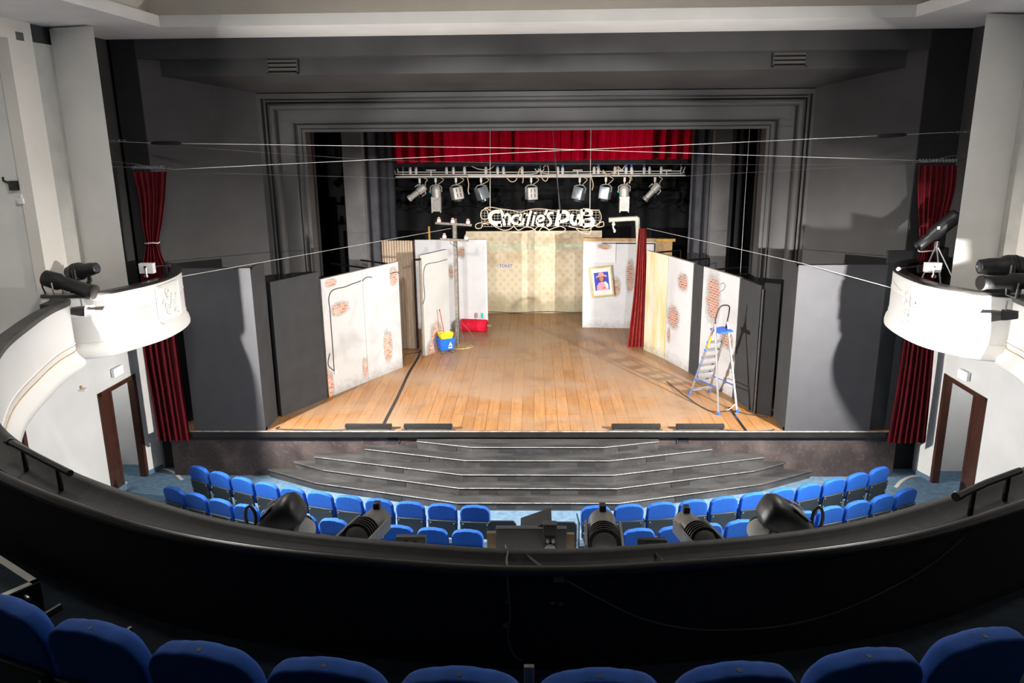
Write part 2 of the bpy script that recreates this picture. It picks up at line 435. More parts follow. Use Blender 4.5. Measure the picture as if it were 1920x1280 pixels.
mb = MB(); mb.prism([(XR, 15.5), (5.70, 16.9), (5.9, 17.1), (XR+.3, 15.75)], 1.0, 8.3); struct(mb.build('wall_splay_right', 'grey_paint', smooth=0), 'dark grey splayed wall at the right of the stage', 'wall')
prof = [(-.002, 17.75), (0, 17.2), (.06, 17.2), (.075, 17.17), (.09, 17.2), (.16, 17.2), (.18, 17.16), (.20, 17.2)]
for k in range(9): a = PI/2*k/8; prof.append((.20+.30*(1-math.cos(a)), 17.2-.14*math.sin(a)))
prof += [(.52, 17.06), (.53, 17.0)]
for k in range(11): a = PI*k/10; prof.append((.61-.08*math.cos(a), 17.0-.10*math.sin(a)))
prof += [(.71, 17.0), (.71, 16.93), (.74, 16.93), (.74, 16.98), (.79, 16.98), (.79, 16.88), (.90, 16.88)]
rows = []
for o, y in prof:
    oz = o*.86; yy = y
    rows.append([(-4.83-o, yy, 1), (-4.83-o, yy, 6.90+oz), (4.87+o, yy, 6.88+oz), (4.87+o, yy, 1)])
mb = MB(); mb.grid(rows); struct(mb.build('trim_6', 'grey_paint', smooth=50), 'moulded grey frame around the stage opening', 'trim')
for i, (u0, v0, u1, v1) in enumerate(((502, 112, 557, 134), (1452, 98, 1509, 121))):
    a = aty(u0, v0, 15.74); b = aty(u1, v1, 15.74); w = (b.x-a.x)/2
    t = thing('air_vent', 'dark slatted air vent above the %s of the stage opening' % ('left' if i == 0 else 'right'), 'vent', ((a.x+b.x)/2, 15.745, (a.z+b.z)/2), group='air vents above the stage')
    MB().box((-w, -.01, -.13), (w, 0, .13)).build('backing', 'void', t, 0)
    MB().box((-w-.03, -.035, -.15), (w+.03, 0, -.125)).box((-w-.03, -.035, .125), (w+.03, 0, .15)).box((-w-.03, -.035, -.15), (-w, 0, .15)).box((w, -.035, -.15), (w+.03, 0, .15)).build('frame', 'grey_paint', t, 0)
    for k in range(3): MB().box((-w, -.03, -.09+.075*k), (w, -.012, -.045+.075*k)).build('slat', 'equip', t, 0)

# ---- stage house
mb = MB(); mb.box((-9, 28.3, .9), (9, 28.5, 11)); struct(mb.build('wall_stage_back', 'void', smooth=0), 'black back wall of the stage', 'wall')
mb = MB(); mb.box((-9.2, 17.75, .9), (-9, 28.5, 11)).box((-9.2, 17.6, .9), (-4.8, 17.75, 11)); struct(mb.build('wall_stage_left', 'void', smooth=0), 'black side wall of the stage at left', 'wall')
mb = MB(); mb.box((9, 17.75, .9), (9.2, 28.5, 11)).box((4.84, 17.6, .9), (9.2, 17.75, 11)); struct(mb.build('wall_stage_right', 'void', smooth=0), 'black side wall of the stage at right', 'wall')
mb = MB(); mb.box((-9.2, 17.6, 11), (9.2, 28.5, 11.2)).box((-4.83, 17.6, 6.9), (4.87, 17.72, 11)); struct(mb.build('ceiling_stage', 'void', smooth=0), 'black upper part of the stage house', 'ceiling')

# ---- ceiling of the auditorium
ZC = 8.6
mb = MB()
mb.box((-9.6, 13.80, ZC), (9.6, 15.46, ZC+.18))
mb.box((-9.6, -4.5, ZC), (-6.16, 13.80, ZC+.18)); mb.box((6.16, -4.5, ZC), (9.6, 13.80, ZC+.18))
struct(mb.build('ceiling', 'white', smooth=0), 'white ceiling soffit with a recessed middle', 'ceiling')
rows = []
for k in range(11):
    a = PI/2*k/10; d = .9*(1-math.cos(a)); z = ZC+.18+.75*math.sin(a)
    rows.append([(-6.16-.35+d, -4.5, z), (-6.16-.35+d, 14.15-d, z), (6.16+.35-d, 14.15-d, z), (6.16+.35-d, -4.5, z)])
mb = MB(); mb.grid(rows); mb.face([(-5.7, -4.5, ZC+.93), (-5.7, 13.3, ZC+.93), (5.7, 13.3, ZC+.93), (5.7, -4.5, ZC+.93)])
struct(mb.build('trim_7', 'cream', smooth=50), 'curved cove of the recessed ceiling', 'trim')

# ---- side walls, doors, corridors
def side(s):
    nm = 'left' if s < 0 else 'right'
    if s < 0: A, B, D = (-7.93, 15.42), (-8.08, 15.07), (-8.14, 13.78)
    else: A, B, D = (7.84, 15.22), (7.97, 14.84), (7.96, 13.36)
    hd = 2.22 if s < 0 else 2.27
    E2 = (s*8.24, 11.5); G = (s*8.5, 9.0); H = (s*9.2, -4.4)
    A0 = (s*7.9, 15.6)
    m = MB()
    wall_seg(m, A0, A, 0, 3.5, .14, s); wall_seg(m, A, B, 0, 3.5, .14, s); wall_seg(m, B, D, hd, 3.5, .14, s)
    wall_seg(m, D, E2, 0, 3.5, .14, s); wall_seg(m, E2, G, 0, 3.5, .14, s); wall_seg(m, G, H, 0, 3.5, .14, s)
    struct(m.build('wall_'+nm, 'white', smooth=0), 'white %s side wall under the balcony' % nm, 'wall')
    # skirting
    m = MB(); wall_seg(m, (A[0]-s*.006, A[1]-.004), (B[0]-s*.006, B[1]-.004), 0, .09, -.012, s); wall_seg(m, (D[0]-s*.008, D[1]), (E2[0]-s*.008, E2[1]), 0, .09, -.012, s)
    struct(m.build('baseboard_'+nm, 'carpet', smooth=0), 'blue carpet skirting of the %s wall' % nm, 'baseboard')
    # doorway with brown frame
    d = Vector((D[0]-B[0], D[1]-B[1])); L = d.length; d.normalize(); n = Vector((-d.y, d.x))*s       # n points out of the hall
    ang = math.atan2(d.y, d.x)
    t = bpy.data.objects.new('door_%d' % (1 if s < 0 else 2), None); COL.objects.link(t); t.location = (B[0], B[1], 0); t.rotation_euler = (0, 0, ang)
    struct(t, 'open doorway with dark brown frame in the %s side wall' % nm, 'doorway')
    y0, y1 = (-.02, .26) if s > 0 else (-.26, .02)
    if s < 0: y0, y1 = -.12, .02
    else: y0, y1 = -.02, .12
    MB().box((-.01, y0, 0), (.085, y1, hd)).build('door_jamb', 'brown', t, 0)
    MB().box((L-.10, y0, 0), (L+.01, y1, hd)).build('door_jamb', 'brown', t, 0)
    MB().box((-.01, y0, hd-.085), (L+.01, y1, hd)).build('door_head', 'brown', t, 0)
    # door leaf folded open inside the corridor
    ys_ = (y1 if s > 0 else y0); ym_ = ys_-s*.06
    MB().box((L-.46, min(ym_, ym_+s*.045), .02), (L-.10, max(ym_, ym_+s*.045), hd-.085)).build('door_leaf', 'brown', t, 0)
    MB().box((L-.55, min(ym_, ym_+s*.42), .02), (L-.47, max(ym_, ym_+s*.42), hd-.085)).build('door_leaf', 'brown', t, 0)
    # corridor behind
    m = MB(); k = s
    m.box((-.55, k*1.15-.05, 0), (L+.7, k*1.15+.05, 2.6)); m.box((-.6, min(k*.16, k*1.15), 0), (-.5, max(k*.16, k*1.15), 2.6)); m.box((L+.6, min(k*.16, k*1.15), 0), (L+.7, max(k*.16, k*1.15), 2.6)); m.box((-.6, min(k*.15, k*1.2), 2.5), (L+.7, max(k*.15, k*1.2), 2.6))
    o = m.build('wall_corridor_'+nm, 'white', smooth=0); o.location = t.location; o.rotation_euler = t.rotation_euler; struct(o, 'white corridor behind the %s doorway' % nm, 'wall')
    m = MB(); m.box((L*.55, min(k*.05, k*1.1), 0), (L+.6, max(k*.05, k*1.1), .16))
    o = m.build('floor_corridor_step_'+nm, 'carpet', smooth=0); o.location = t.location; o.rotation_euler = t.rotation_euler; struct(o, 'carpeted step inside the %s doorway' % nm, 'floor')
    m = MB(); m.box((L*.55-.03, min(k*.05, k*1.1), .13), (L*.55+.03, max(k*.05, k*1.1), .165))
    o = m.build('trim_%d' % (8 if s < 0 else 9), 'edge', smooth=0); o.location = t.location; o.rotation_euler = t.rotation_euler; struct(o, 'pale edge of the step in the %s doorway' % nm, 'trim')
    ld = bpy.data.lights.new('corridor_lamp_'+nm, 'POINT'); ld.energy = 12; ld.shadow_soft_size = .12; ld.color = (.93, .96, 1)
    lo = bpy.data.objects.new('corridor_lamp_'+nm, ld); COL.objects.link(lo)
    q = Vector((B[0], B[1], 2.3)) + Vector((d.x, d.y, 0))*L*.35 + Vector((n.x, n.y, 0))*.65; lo.location = q
    # upper wall: pier, pilaster panel, alcove
    m = MB()
    xw = s*7.92
    m.box((min(xw, xw+s*.2), 12.50, 3.5), (max(xw, xw+s*.2), 13.12, ZC))
    m.box((min(xw, xw+s*.2), -4.4, 8.32), (max(xw, xw+s*.2), 12.50, ZC))
    struct(m.build('wall_%s_upper' % nm, 'cream', smooth=0), 'cream pier of the %s side wall beside the box' % nm, 'wall')
    m = MB(); xa = s*9.3
    m.box((min(xa, xa+s*.1), -4.4, 3.5), (max(xa, xa+s*.1), 12.6, ZC)); m.box((min(s*8.1, xa), 12.52, 3.5), (max(s*8.1, xa), 12.66, ZC))
    struct(m.build('wall_%s_alcove' % nm, 'white', smooth=0), 'pale wall behind the %s balcony seats' % nm, 'wall')
    m = MB()
    m.prism([(s*7.88, 13.56), (s*7.03, 13.33), (s*7.20, 13.55), (s*7.88, 13.75)], 3.6, ZC-.035)
    struct(m.build('wall_%s_pilaster' % nm, 'white', smooth=0), 'tall white plastered pilaster rising behind the %s box' % nm, 'wall')
    m = MB(); m.prism([(s*7.925, 13.10), (s*7.882, 13.558), (s*7.90, 13.70), (s*8.02, 13.3)], 3.6, ZC-.28)
    struct(m.build('trim_%d' % (10 if s < 0 else 11), 'pilaster_grey', smooth=0), 'narrow return beside the %s pilaster' % nm, 'trim')
    m = MB(); m.box((min(s*7.95, s*8.1), 13.12, 3.5), (max(s*7.95, s*8.1), 15.5, ZC))
    struct(m.build('wall_%s_return' % nm, 'grey_paint', smooth=0), 'dark grey wall strip between %s box and stage portal' % nm, 'wall')
    # lettering-free lit exit sign
    p = atz(218, 692, 2.42) if s < 0 else atz(1812, 699, 2.42)
    c = Vector((B[0], B[1], 0)) + Vector((d.x, d.y, 0))*(L*.5) - Vector((n.x, n.y, 0))*.02
    t = thing('exit_sign', 'small lit white exit sign above the %s doorway' % nm, 'sign', (c.x, c.y, 2.47), ang, 'lit exit signs')
    yy = -s*.03
    MB().box((-.15, min(0, yy*2), -.08), (.15, max(0, yy*2), .08), bev=.006).build('housing', 'paper', t, 0)
    MB().box((-.14, min(yy*2, yy*2.4), -.07), (.14, max(yy*2, yy*2.4), .07)).build('lit_panel', 'exit', t, 0)
side(-1); side(1)
mb = MB(); mb.box((-9.6, -4.6, 0), (9.6, -4.4, 9.6)); struct(mb.build('wall_rear', 'grey_paint', smooth=0), 'rear wall of the auditorium', 'wall')
# brown door further along the left wall
p = atz(38, 797, 2.1)
t = bpy.data.objects.new('door_3', None); COL.objects.link(t); q3 = atx(38, 797, -8.26); t.location = (-8.24, q3.y, 0); t.rotation_euler = (0, 0, math.atan2(-2.5, -.26)); struct(t, 'brown door in the left wall behind the balcony rail', 'door')
MB().box((0, .0, 0), (.08, .06, q3.z)).box((.9, .0, 0), (.98, .06, q3.z)).box((0, 0, q3.z-.08), (.98, .06, q3.z)).build('door_frame', 'brown', t, 0)
o = MB().box((.08, .01, 0), (.9, .045, q3.z-.08)).build('door_leaf', 'brown', t, 0)
MB().tube([(.80, .05, 1.02), (.80, .09, 1.02), (.70, .09, 1.02)], .012).build('door_handle', 'chrome', o)

struct(slot(crom([atz(u, v, 0) for u, v in ((297, 879), (312, 880), (328, 887), (342, 900))], 6), .07, .006).build('trim_25', 'edge', smooth=0), 'pale curved edge strip on the carpet near the left doorway', 'trim')
struct(slot(crom([atz(u, v, 0) for u, v in ((1724, 892), (1706, 894), (1690, 902), (1679, 914))], 6), .07, .006).build('trim_26', 'edge', smooth=0), 'pale curved edge strip on the carpet near the right doorway', 'trim')
# wall brackets under the balcony
for s, (u, v) in ((-1, (147, 732)), (1, (1888, 735))):
    nm = 'left' if s < 0 else 'right'
    p = atx(u, v, s*8.20)
    t = thing('wall_bracket', 'small white shelf bracket with a brown knob on the %s wall' % nm, 'bracket', (s*8.19, p.y, p.z), 0, 'wall brackets')
    MB().prism([(0, -.09), (-s*.14, -.05), (-s*.14, .05), (0, .09)], 0, .035).build('shelf', 'paper', t, 0)
    MB().lathe([(.012, 0), (.026, .03), (.022, .05), (.010, .06)], (-s*.05, 0, .035), (0, 0, 1), 12).build('knob', 'timber', t)

# ---- balcony
outer = [(0, 4.23), (.62, 4.28), (1.62, 4.46), (2.42, 4.76), (3.55, 5.40), (4.60, 6.26), (5.45, 7.35), (6.30, 8.85), (6.77, 10.2), (6.98, 11.0), (7.03, 11.45), (7.12, 11.64), (7.40, 11.70)]
full = [(-x, y) for x, y in reversed(outer[1:])] + outer
path = [(p.x, p.y) for p in crom([(x, y, 0) for x, y in full], 7)]
front = [(-.02, 4.44), (0, 4.42), (0, 3.80), (-.012, 3.79), (0, 3.78), (0, 3.70), (-.012, 3.69), (0, 3.68), (-.03, 3.60), (-.10, 3.52), (-.12, 3.46), (-.10, 3.42), (.25, 3.40), (.9, 3.40)]
# +offset = towards the seats (inward)
def inward(path, prof): return sweep_plan(path, prof, -1)
# path runs left -> right along the near side: stage lies to its left
mb = MB(); mb.grid(inward(path, front)); struct(mb.build('wall_balcony_front', 'gloss_white', smooth=50), 'curved white front of the balcony with a moulded lower edge', 'balcony front')
for k, z in enumerate((3.69, 3.785)):
    mb = MB(); mb.tube([(r[0][0], r[0][1], z) for r in inward(path[3:-3], [(-.004, z)])], .009, 6); struct(mb.build('trim_%d' % (21+k), 'timber'), 'thin brown line along the balcony front', 'trim')
mb = MB(); mb.grid(inward(path, [(-.02, 4.40), (-.035, 4.44), (-.03, 4.475), (.0, 4.485), (.035, 4.475), (.05, 4.45), (.24, 4.43), (.25, 4.30), (.40, 4.28)])); struct(mb.build('trim_12', 'sill', smooth=60), 'black sloping ledge on top of the balcony front', 'trim')
inn = [(x, y) for (x, y) in path if y < 9.5]
ip = [(p[0], p[1], 4.60) for p in [r[0] for r in inward(inn, [(.44, 4.60)])]]
mb = MB(); mb.tube(ip, .038, 10); struct(mb.build('trim_13', 'rail'), 'black rounded capping rail of the balcony parapet', 'trim')
mb = MB(); mb.grid(inward(inn, [(.415, 4.60), (.415, 3.6), (.465, 3.6), (.465, 4.60)])); struct(mb.build('wall_balcony_inner', 'parapet', smooth=50), 'matt black inner face of the balcony parapet', 'wall')
mb = MB(); mb.grid(inward(inn, [(.466, 4.03), (.50, 4.03), (.50, 4.055), (.466, 4.055)])); struct(mb.build('baseboard_balcony', 'rail', smooth=50), 'thin black skirting at the foot of the balcony parapet', 'baseboard')
for u, v0, v1 in ((372, 1020, 1175), (1633, 1022, 1150), (985, 1075, 1230)):
    q = atz(u, v0, 4.57); dirv = Vector((q.x, q.y-8.6, 0)).normalized()
    m = MB(); m.box((-.022, -.012, 0), (.022, .012, .54)); o = m.build('trim_%d' % (14 if u == 372 else 15 if u == 1633 else 16), 'black', smooth=0); o.location = (q.x-dirv.x*.03, q.y-dirv.y*.03, 4.04); o.rotation_euler = (0, 0, math.atan2(dirv.y, dirv.x)+PI/2); struct(o, 'narrow black batten covering a joint of the parapet', 'trim')
# balcony slab, front aisle level and seat tiers
def deck(path_, off, z0, z1):
    rows = []
    P0 = [r[0] for r in inward(path_, [(off, 0)])]; P1 = [r[0] for r in inward(path_, [(off+9.5, 0)])]
    for p, q in zip(P0, P1):
        x = max(-9.2, min(9.2, q[0])); y = max(-4.4, min(12.3, q[1]))
        rows.append([(p[0], p[1], z0), (x, y, z0), (x, y, z1), (p[0], p[1], z1)])
    m = MB(); m.grid(rows, closed=True); m.face(rows[0]); m.face(rows[-1]); return m
struct(deck(path, .30, 3.40, 3.70).build('floor_balcony_slab', 'white', smooth=0), 'white soffit of the balcony', 'floor')
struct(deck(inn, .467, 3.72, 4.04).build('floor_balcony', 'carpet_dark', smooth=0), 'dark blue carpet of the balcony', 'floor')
# hand rails over the ledge at both sides
for s in (-1, 1):
    nm = 'left' if s < 0 else 'right'
    px = ((20, 829), (75, 858), (132, 887)) if s < 0 else ((1800, 928), (1850, 905), (1912, 882))
    zz = 4.62
    pts = [atz(u, v, zz) for u, v in px]
    t = thing('guard_rail', 'short black tube guard rail on posts over the %s balcony ledge' % nm, 'rail', (pts[1].x, pts[1].y, 4.44), 0, 'guard rails of the balcony')
    o = Vector((pts[1].x, pts[1].y, 4.44))
    MB().tube([p-o for p in pts], .024, 10).lathe([(.03, 0), (.03, .05)], pts[0]-o, pts[0]-pts[1], 10).build('tube', 'rail', t)
    for k in ((.22), (.80)):
        q = pts[0].lerp(pts[2], k)-o
        MB().tube([q, (q.x, q.y, .0)], .018, 8).build('post', 'rail', t)

# ---- boxes beside the stage
def drum(s):
    nm = 'left' if s < 0 else 'right'
    if s < 0: P = [(-7.75, 12.0), (-7.25, 11.98), (-6.90, 12.14), (-6.68, 12.55), (-6.47, 13.15), (-6.43, 13.75), (-6.58, 14.45), (-6.95, 15.0), (-7.5, 15.35)]
    else: P = [(7.75, 11.75), (7.2, 11.72), (6.78, 11.85), (6.50, 12.22), (6.31, 12.75), (6.30, 13.5), (6.45, 14.2), (6.85, 14.85), (7.45, 15.25)]
    pp = [(p.x, p.y) for p in crom([(x, y, 0) for x, y in P], 8)]
    sd = 1 if s < 0 else -1                      # left of path direction is inside?
    prof = [(0.0, 4.43), (0, 4.12), (-.006, 4.11), (0, 4.10), (0, 3.70), (-.012, 3.69), (0, 3.68), (-.015, 3.62), (-.045, 3.57), (-.06, 3.50), (-.055, 3.45), (.2, 3.42)]
    m = MB(); m.grid(sweep_plan(pp, prof, sd)); o = struct(m.build('wall_box_'+nm, 'gloss_white', smooth=50), 'rounded white front of the %s box beside the stage' % nm, 'box front')
    m = MB(); m.grid(sweep_plan(pp, [(-.012, 4.42), (-.012, 4.455), (.0, 4.47), (.16, 4.47), (.20, 4.45), (.20, 3.7)], sd)); struct(m.build('trim_%d' % (17 if s < 0 else 18), 'rail', smooth=50), 'black capping of the %s box' % nm, 'trim')
    fl = [(p[0]+0, p[1]) for p in pp[4:]]
    m = MB(); m.prism([(s*9.1, P[0][1]+.3)] + fl + [(s*7.9, P[-1][1]), (s*9.1, 14.6)], 3.42, 3.62); struct(m.build('floor_box_'+nm, 'white', smooth=0), 'floor of the %s box' % nm, 'floor')
    # relief emblem: shield with scrolls, moulded on the front
    t = thing('relief_emblem', 'moulded plaster emblem with scrolls on the %s box front' % nm, 'relief', (0, 0, 0), 0, 'plaster emblems')
    L = [0]
    for a, b in zip(pp, pp[1:]): L.append(L[-1]+math.hypot(b[0]-a[0], b[1]-a[1]))
    def onfront(d, z, off):
        d = max(0, min(L[-1]-1e-4, d))
        for i in range(len(pp)-1):
            if L[i+1] >= d: break
        f = (d-L[i])/(L[i+1]-L[i]); a, b = pp[i], pp[i+1]
        dx, dy = b[0]-a[0], b[1]-a[1]; l = math.hypot(dx, dy); nx, ny = -dy/l*sd, dx/l*sd
        return Vector((a[0]+dx*f-nx*off, a[1]+dy*f-ny*off, z))
    # centre of emblem: the point of the front nearest the stage axis
    ci = max(range(len(pp)), key=lambda i: -abs(pp[i][0])) ; dc = L[ci]-.10
    W, H0, H1 = .36, 3.72, 4.36
    if s < 0:
        m = MB(); rows = []
        for k in range(9):
            d = dc-W+2*W*k/8; z0 = H0+.05*abs(k-4)/4*0; rows.append([onfront(d, H0+(.0 if 0 < k < 8 else .06), .0), onfront(d, H0+(.0 if 0 < k < 8 else .06), .028), onfront(d, H1, .028), onfront(d, H1, .0)])
        m.grid(rows); m.face(rows[0]); m.face(rows[-1]); m.build('plaque', 'white', t, 40)
        fr = [onfront(dc-W, H0+.06, .03), onfront(dc-W, H1, .03)] + [onfront(dc-W+2*W*k/8, H1, .03) for k in range(1, 9)] + [onfront(dc+W, H0+.06, .03)] + [onfront(dc+W-2*W*k/8, H0, .03) for k in range(1, 8)]
        MB().tube(fr, .02, 8, closed=True).build('border', 'white', t)
    else:
        m = MB()
        ed = []
        for k in range(40):
            a = 2*PI*k/40; rr = 1+.10*math.sin(5*a)+.06*math.sin(9*a+1); ed.append((dc+W*.78*rr*math.cos(a), 4.04+.32*rr*math.sin(a)))
        m.grid([[onfront(x, z, .0) for x, z in ed], [onfront(x, z, .022) for x, z in ed], [onfront(dc+(x-dc)*.9, 4.04+(z-4.04)*.9, .034) for x, z in ed], [onfront(dc+(x-dc)*.5, 4.04+(z-4.04)*.5, .03) for x, z in ed], [onfront(dc+(x-dc)*.02, 4.04+(z-4.04)*.02, .03) for x, z in ed]], closed=True)
        m.build('plaque', 'white', t, 50)
    rnd = random.Random(5+s)
    for q in range(13):
        cx = dc+rnd.uniform(-.24, .24); cz = rnd.uniform(H0+.14, H1-.10); r0 = rnd.uniform(.03, .075); sg = rnd.choice((-1, 1)); a0 = rnd.uniform(0, 6.28)
        pts = [onfront(cx+r0*(1-k/14)*math.cos(a0+sg*k*.5), cz+r0*(1-k/14)*math.sin(a0+sg*k*.5), .038) for k in range(13)]
        MB().tube(pts, .019, 6).build('scroll', 'white', t)
    MB().tube([onfront(dc-.10, 3.84, .045), onfront(dc+.02, 4.06, .045), onfront(dc+.05, 4.20, .045)], [.016, .022, .03], 8).build('staff', 'white', t)
    return pp
drum(-1); drum(1)
# ================================================================== drapes and hangings of the stage
def drape(name, mat, rows, pleat=.05, wave=.16, seed=0, parent=None, thick=0.0, ny=None, orig=(0, 0, 0)):
    """rows: (left point, right point) from top to bottom; folds run down the cloth"""
    rnd = random.Random(seed); n = ny or max(8, int((rows[0][1]-rows[0][0]).length/wave*6)); n = max(n, int((rows[-1][1]-rows[-1][0]).length/wave*6))
    cyc = max(3, round((rows[-1][1]-rows[-1][0]).length/wave)); ph = [rnd.uniform(.7, 1.3) for _ in range(cyc+2)]
    ts = []; G = []
    # smooth the rows
    Ls = crom([r[0] for r in rows], 5); Rs = crom([r[1] for r in rows], 5); o = Vector(orig)
    for i, (a, b) in enumerate(zip(Ls, Rs)):
        d = b-a; nrm = Vector((-d.y, d.x, 0)).normalized() if d.length > 1e-4 else Vector((0, 1, 0)); L = []
        for k in range(n+1):
            f = k/n; c = f*cyc; j = min(int(c), cyc); amp = pleat*ph[j]
            wv = math.sin(2*PI*c + .5*math.sin(3.1*c+seed))*amp + .35*amp*math.sin(5.3*c+seed+i*.05)
            L.append(a + d*f - nrm*wv - o)
        G.append(L)
    m = MB(); m.grid(G); return m.build(name, mat, parent, 80)
# red border curtain
t = thing('border_curtain', 'wide red velvet border curtain hanging across the top of the stage', 'curtain', (.15, 23, 7))
a = aty(720, 306, 23); b = aty(1304, 297, 23)
o = drape('fabric', 'red2', [(Vector((-4.26, 23, 8.9)), Vector((4.62, 23, 8.9))), (Vector((-4.26, 23, 7.4)), Vector((4.61, 23, 7.4))), (a, b)],  .17, .34, 3, t, orig=(.15, 23, 7))
t = thing('black_border_curtain', 'black valance just below and behind the red border curtain', 'curtain', (.15, 23.3, 6))
drape('fabric', 'leg_dark', [(Vector((-4.0, 23.25, 8)), Vector((4.4, 23.25, 8))), (Vector((-4.0, 23.25, 7)), Vector((4.4, 23.25, 7))), (Vector((-4.0, 23.25, 5.90)), Vector((4.42, 23.25, 5.93)))], .02, .5, 8, t, orig=(.15, 23.3, 6))
# legs
def leg(x0, x1, y, mat, label, seed, pleat=.05, wave=.22, z1=9.0):
    t = thing('leg_curtain', label, 'curtain', ((x0+x1)/2, y, 1))
    drape('fabric', mat, [(Vector((x0, y, z1)), Vector((x1, y, z1))), (Vector((x0, y, 5)), Vector((x1, y, 5))), (Vector((x0, y, 1.0)), Vector((x1, y, 1.0)))], pleat, wave, seed, t, orig=((x0+x1)/2, y, 1))
leg(-4.95, -4.02, 20.8, 'leg', 'charcoal leg curtain at the left, directly right of the tall pale grey flat', 11)
leg(-4.9, -3.80, 22.1, 'leg_dark', 'darker leg curtain behind the first one at left below the red border', 12)
leg(4.08, 4.72, 21.0, 'leg', 'charcoal leg curtain at the right below the red border', 13)
leg(4.75, 5.9, 22.4, 'leg_dark', 'darker leg curtain hanging behind at the right', 14)
t = thing('backdrop_curtain', 'black backdrop curtain with faint folds behind the sign', 'curtain', (0, 27.4, 1))
drape('fabric', 'void', [(Vector((-7, 27.4, 10)), Vector((7, 27.4, 10))), (Vector((-7, 27.4, 5)), Vector((7, 27.4, 5))), (Vector((-7, 27.4, 1)), Vector((7, 27.4, 1)))], .10, .7, 15, t, orig=(0, 27.4, 1))
def tallflat(x0, x1, y, mat, label, th=.3):
    t = thing('stage_tormentor', label, 'flat', ((x0+x1)/2, y, 1)); w = (x1-x0)/2
    MB().box((-w, 0, 0), (w, .05, 7.2)).build('face', mat, t, 0)
    MB().box((-w, .05, 0), (-w+.05, th, 7.2)).box((w-.05, .05, 0), (w, th, 7.2)).box((-w+.05, .2, 3), (w-.05, .25, 3.1)).build('frame', mat, t, 0)
p0 = aty(640, 250, 18.5); tallflat(-4.80, -4.31, 20.3, 'leg_grey', 'tall pale grey flat standing in the wings at left')
tallflat(4.55, 4.98, 20.5, 'leg_grey', 'tall grey flat standing in the wings at right')
# wire hanging in the right wing
t = thing('hanging_line', 'thin pale line hanging in the dark right wing', 'rope', (4.72, 17.95, 7))
MB().tube([(0, 0, 1.5), (-.01, 0, -1.5), (0, 0, -3.6)], .006, 6).build('line', 'wire', t)

# ================================================================== side curtains of the boxes
def px_rows(y, rows): return [(aty(a, v, y), aty(b, v, y)) for v, a, b in rows]
def side_curtain(s, rows, tie):
    nm = 'left' if s < 0 else 'right'; y = 14.88
    R = px_rows(y, rows); o = R[0][0]
    t = thing('side_curtain', 'long dark red curtain hanging beside the %s box, tied in the middle' % nm, 'curtain', o, 0, 'curtains beside the boxes')
    # upper part to the tie, lower part flaring to the hem
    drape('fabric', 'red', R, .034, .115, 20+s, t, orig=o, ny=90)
    a = aty(tie[0], tie[2], y)-o; b = aty(tie[1], tie[2], y)-o
    c = (a+b)/2; w = (b-a).length/2
    MB().tube([c+Vector((math.cos(k*PI/8)*w*1.06, math.sin(k*PI/8)*.085, .01*math.cos(k))) for k in range(16)], .012, 6, closed=True).build('tieback', 'paper', t)
    r0 = R[0][0]-o; r1 = R[0][1]-o; xo = s*7.95-o.x
    e = (r1 if s < 0 else r0) + Vector((-s*.05, 0, .06)); st = Vector((xo, 0, .10))
    rod = MB(); rod.tube([st, e], .014, 8); rod.tube([st+Vector((0, 0, .10)), st.lerp(e, .45)+Vector((0, 0, .07)), st.lerp(e, .75)], .008, 6); rod.lathe([(.028, 0), (.028, .05)], e, e-st, 8); rod.build('rod', 'chrome', t)
    for k in range(12):
        q = (r0.lerp(r1, (k+.3)/12)); q.z = st.lerp(e, .5).z
        MB().tube([q+Vector((0, .035*math.cos(j*PI/5), .035*math.sin(j*PI/5))) for j in range(10)], .006, 5, closed=True).build('ring', 'chrome', t)
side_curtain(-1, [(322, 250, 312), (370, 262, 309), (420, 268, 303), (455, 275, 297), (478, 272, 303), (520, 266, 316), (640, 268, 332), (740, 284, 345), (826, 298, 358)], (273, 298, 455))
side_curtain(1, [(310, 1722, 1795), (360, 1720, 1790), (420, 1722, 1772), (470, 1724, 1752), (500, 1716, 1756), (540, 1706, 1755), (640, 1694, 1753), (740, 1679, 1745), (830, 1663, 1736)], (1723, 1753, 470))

# ================================================================== masking panels on the stage edge
def boxpanel(x0, x1, label, s):
    t = thing('masking_panel', label, 'panel', ((x0+x1)/2, 15.02, 1.0)); w = (x1-x0)/2; H = 3.37
    inn = w if s < 0 else -w
    MB().box((-w, 0, 0), (w, .04, H)).build('face', 'panel', t, 0)
    MB().box((min(inn, inn-s*-.04), .04, 0), (max(inn, inn-s*-.04), .80, H)).build('side', 'blackflat', t, 0)
    MB().box((-w, .04, H-.04), (w, .12, H)).box((-w, .04, 0), (w, .12, .06)).build('rail', 'blackflat', t, 0)
boxpanel(-6.95, -5.49, 'large charcoal masking panel at the left end of the stage edge', -1)
boxpanel(5.04, 6.72, 'large charcoal masking panel at the right end of the stage edge', 1)
t = thing('masking_panel', 'narrow black panel standing between the right masking panel and the red curtain', 'panel', (7.0, 15.10, 1.0)); MB().box((-.27, 0, 0), (.20, .04, 3.62)).build('face', 'blackflat', t, 0); MB().box((-.27, .04, 3.56), (.20, .09, 3.62)).build('rail', 'blackflat', t, 0)

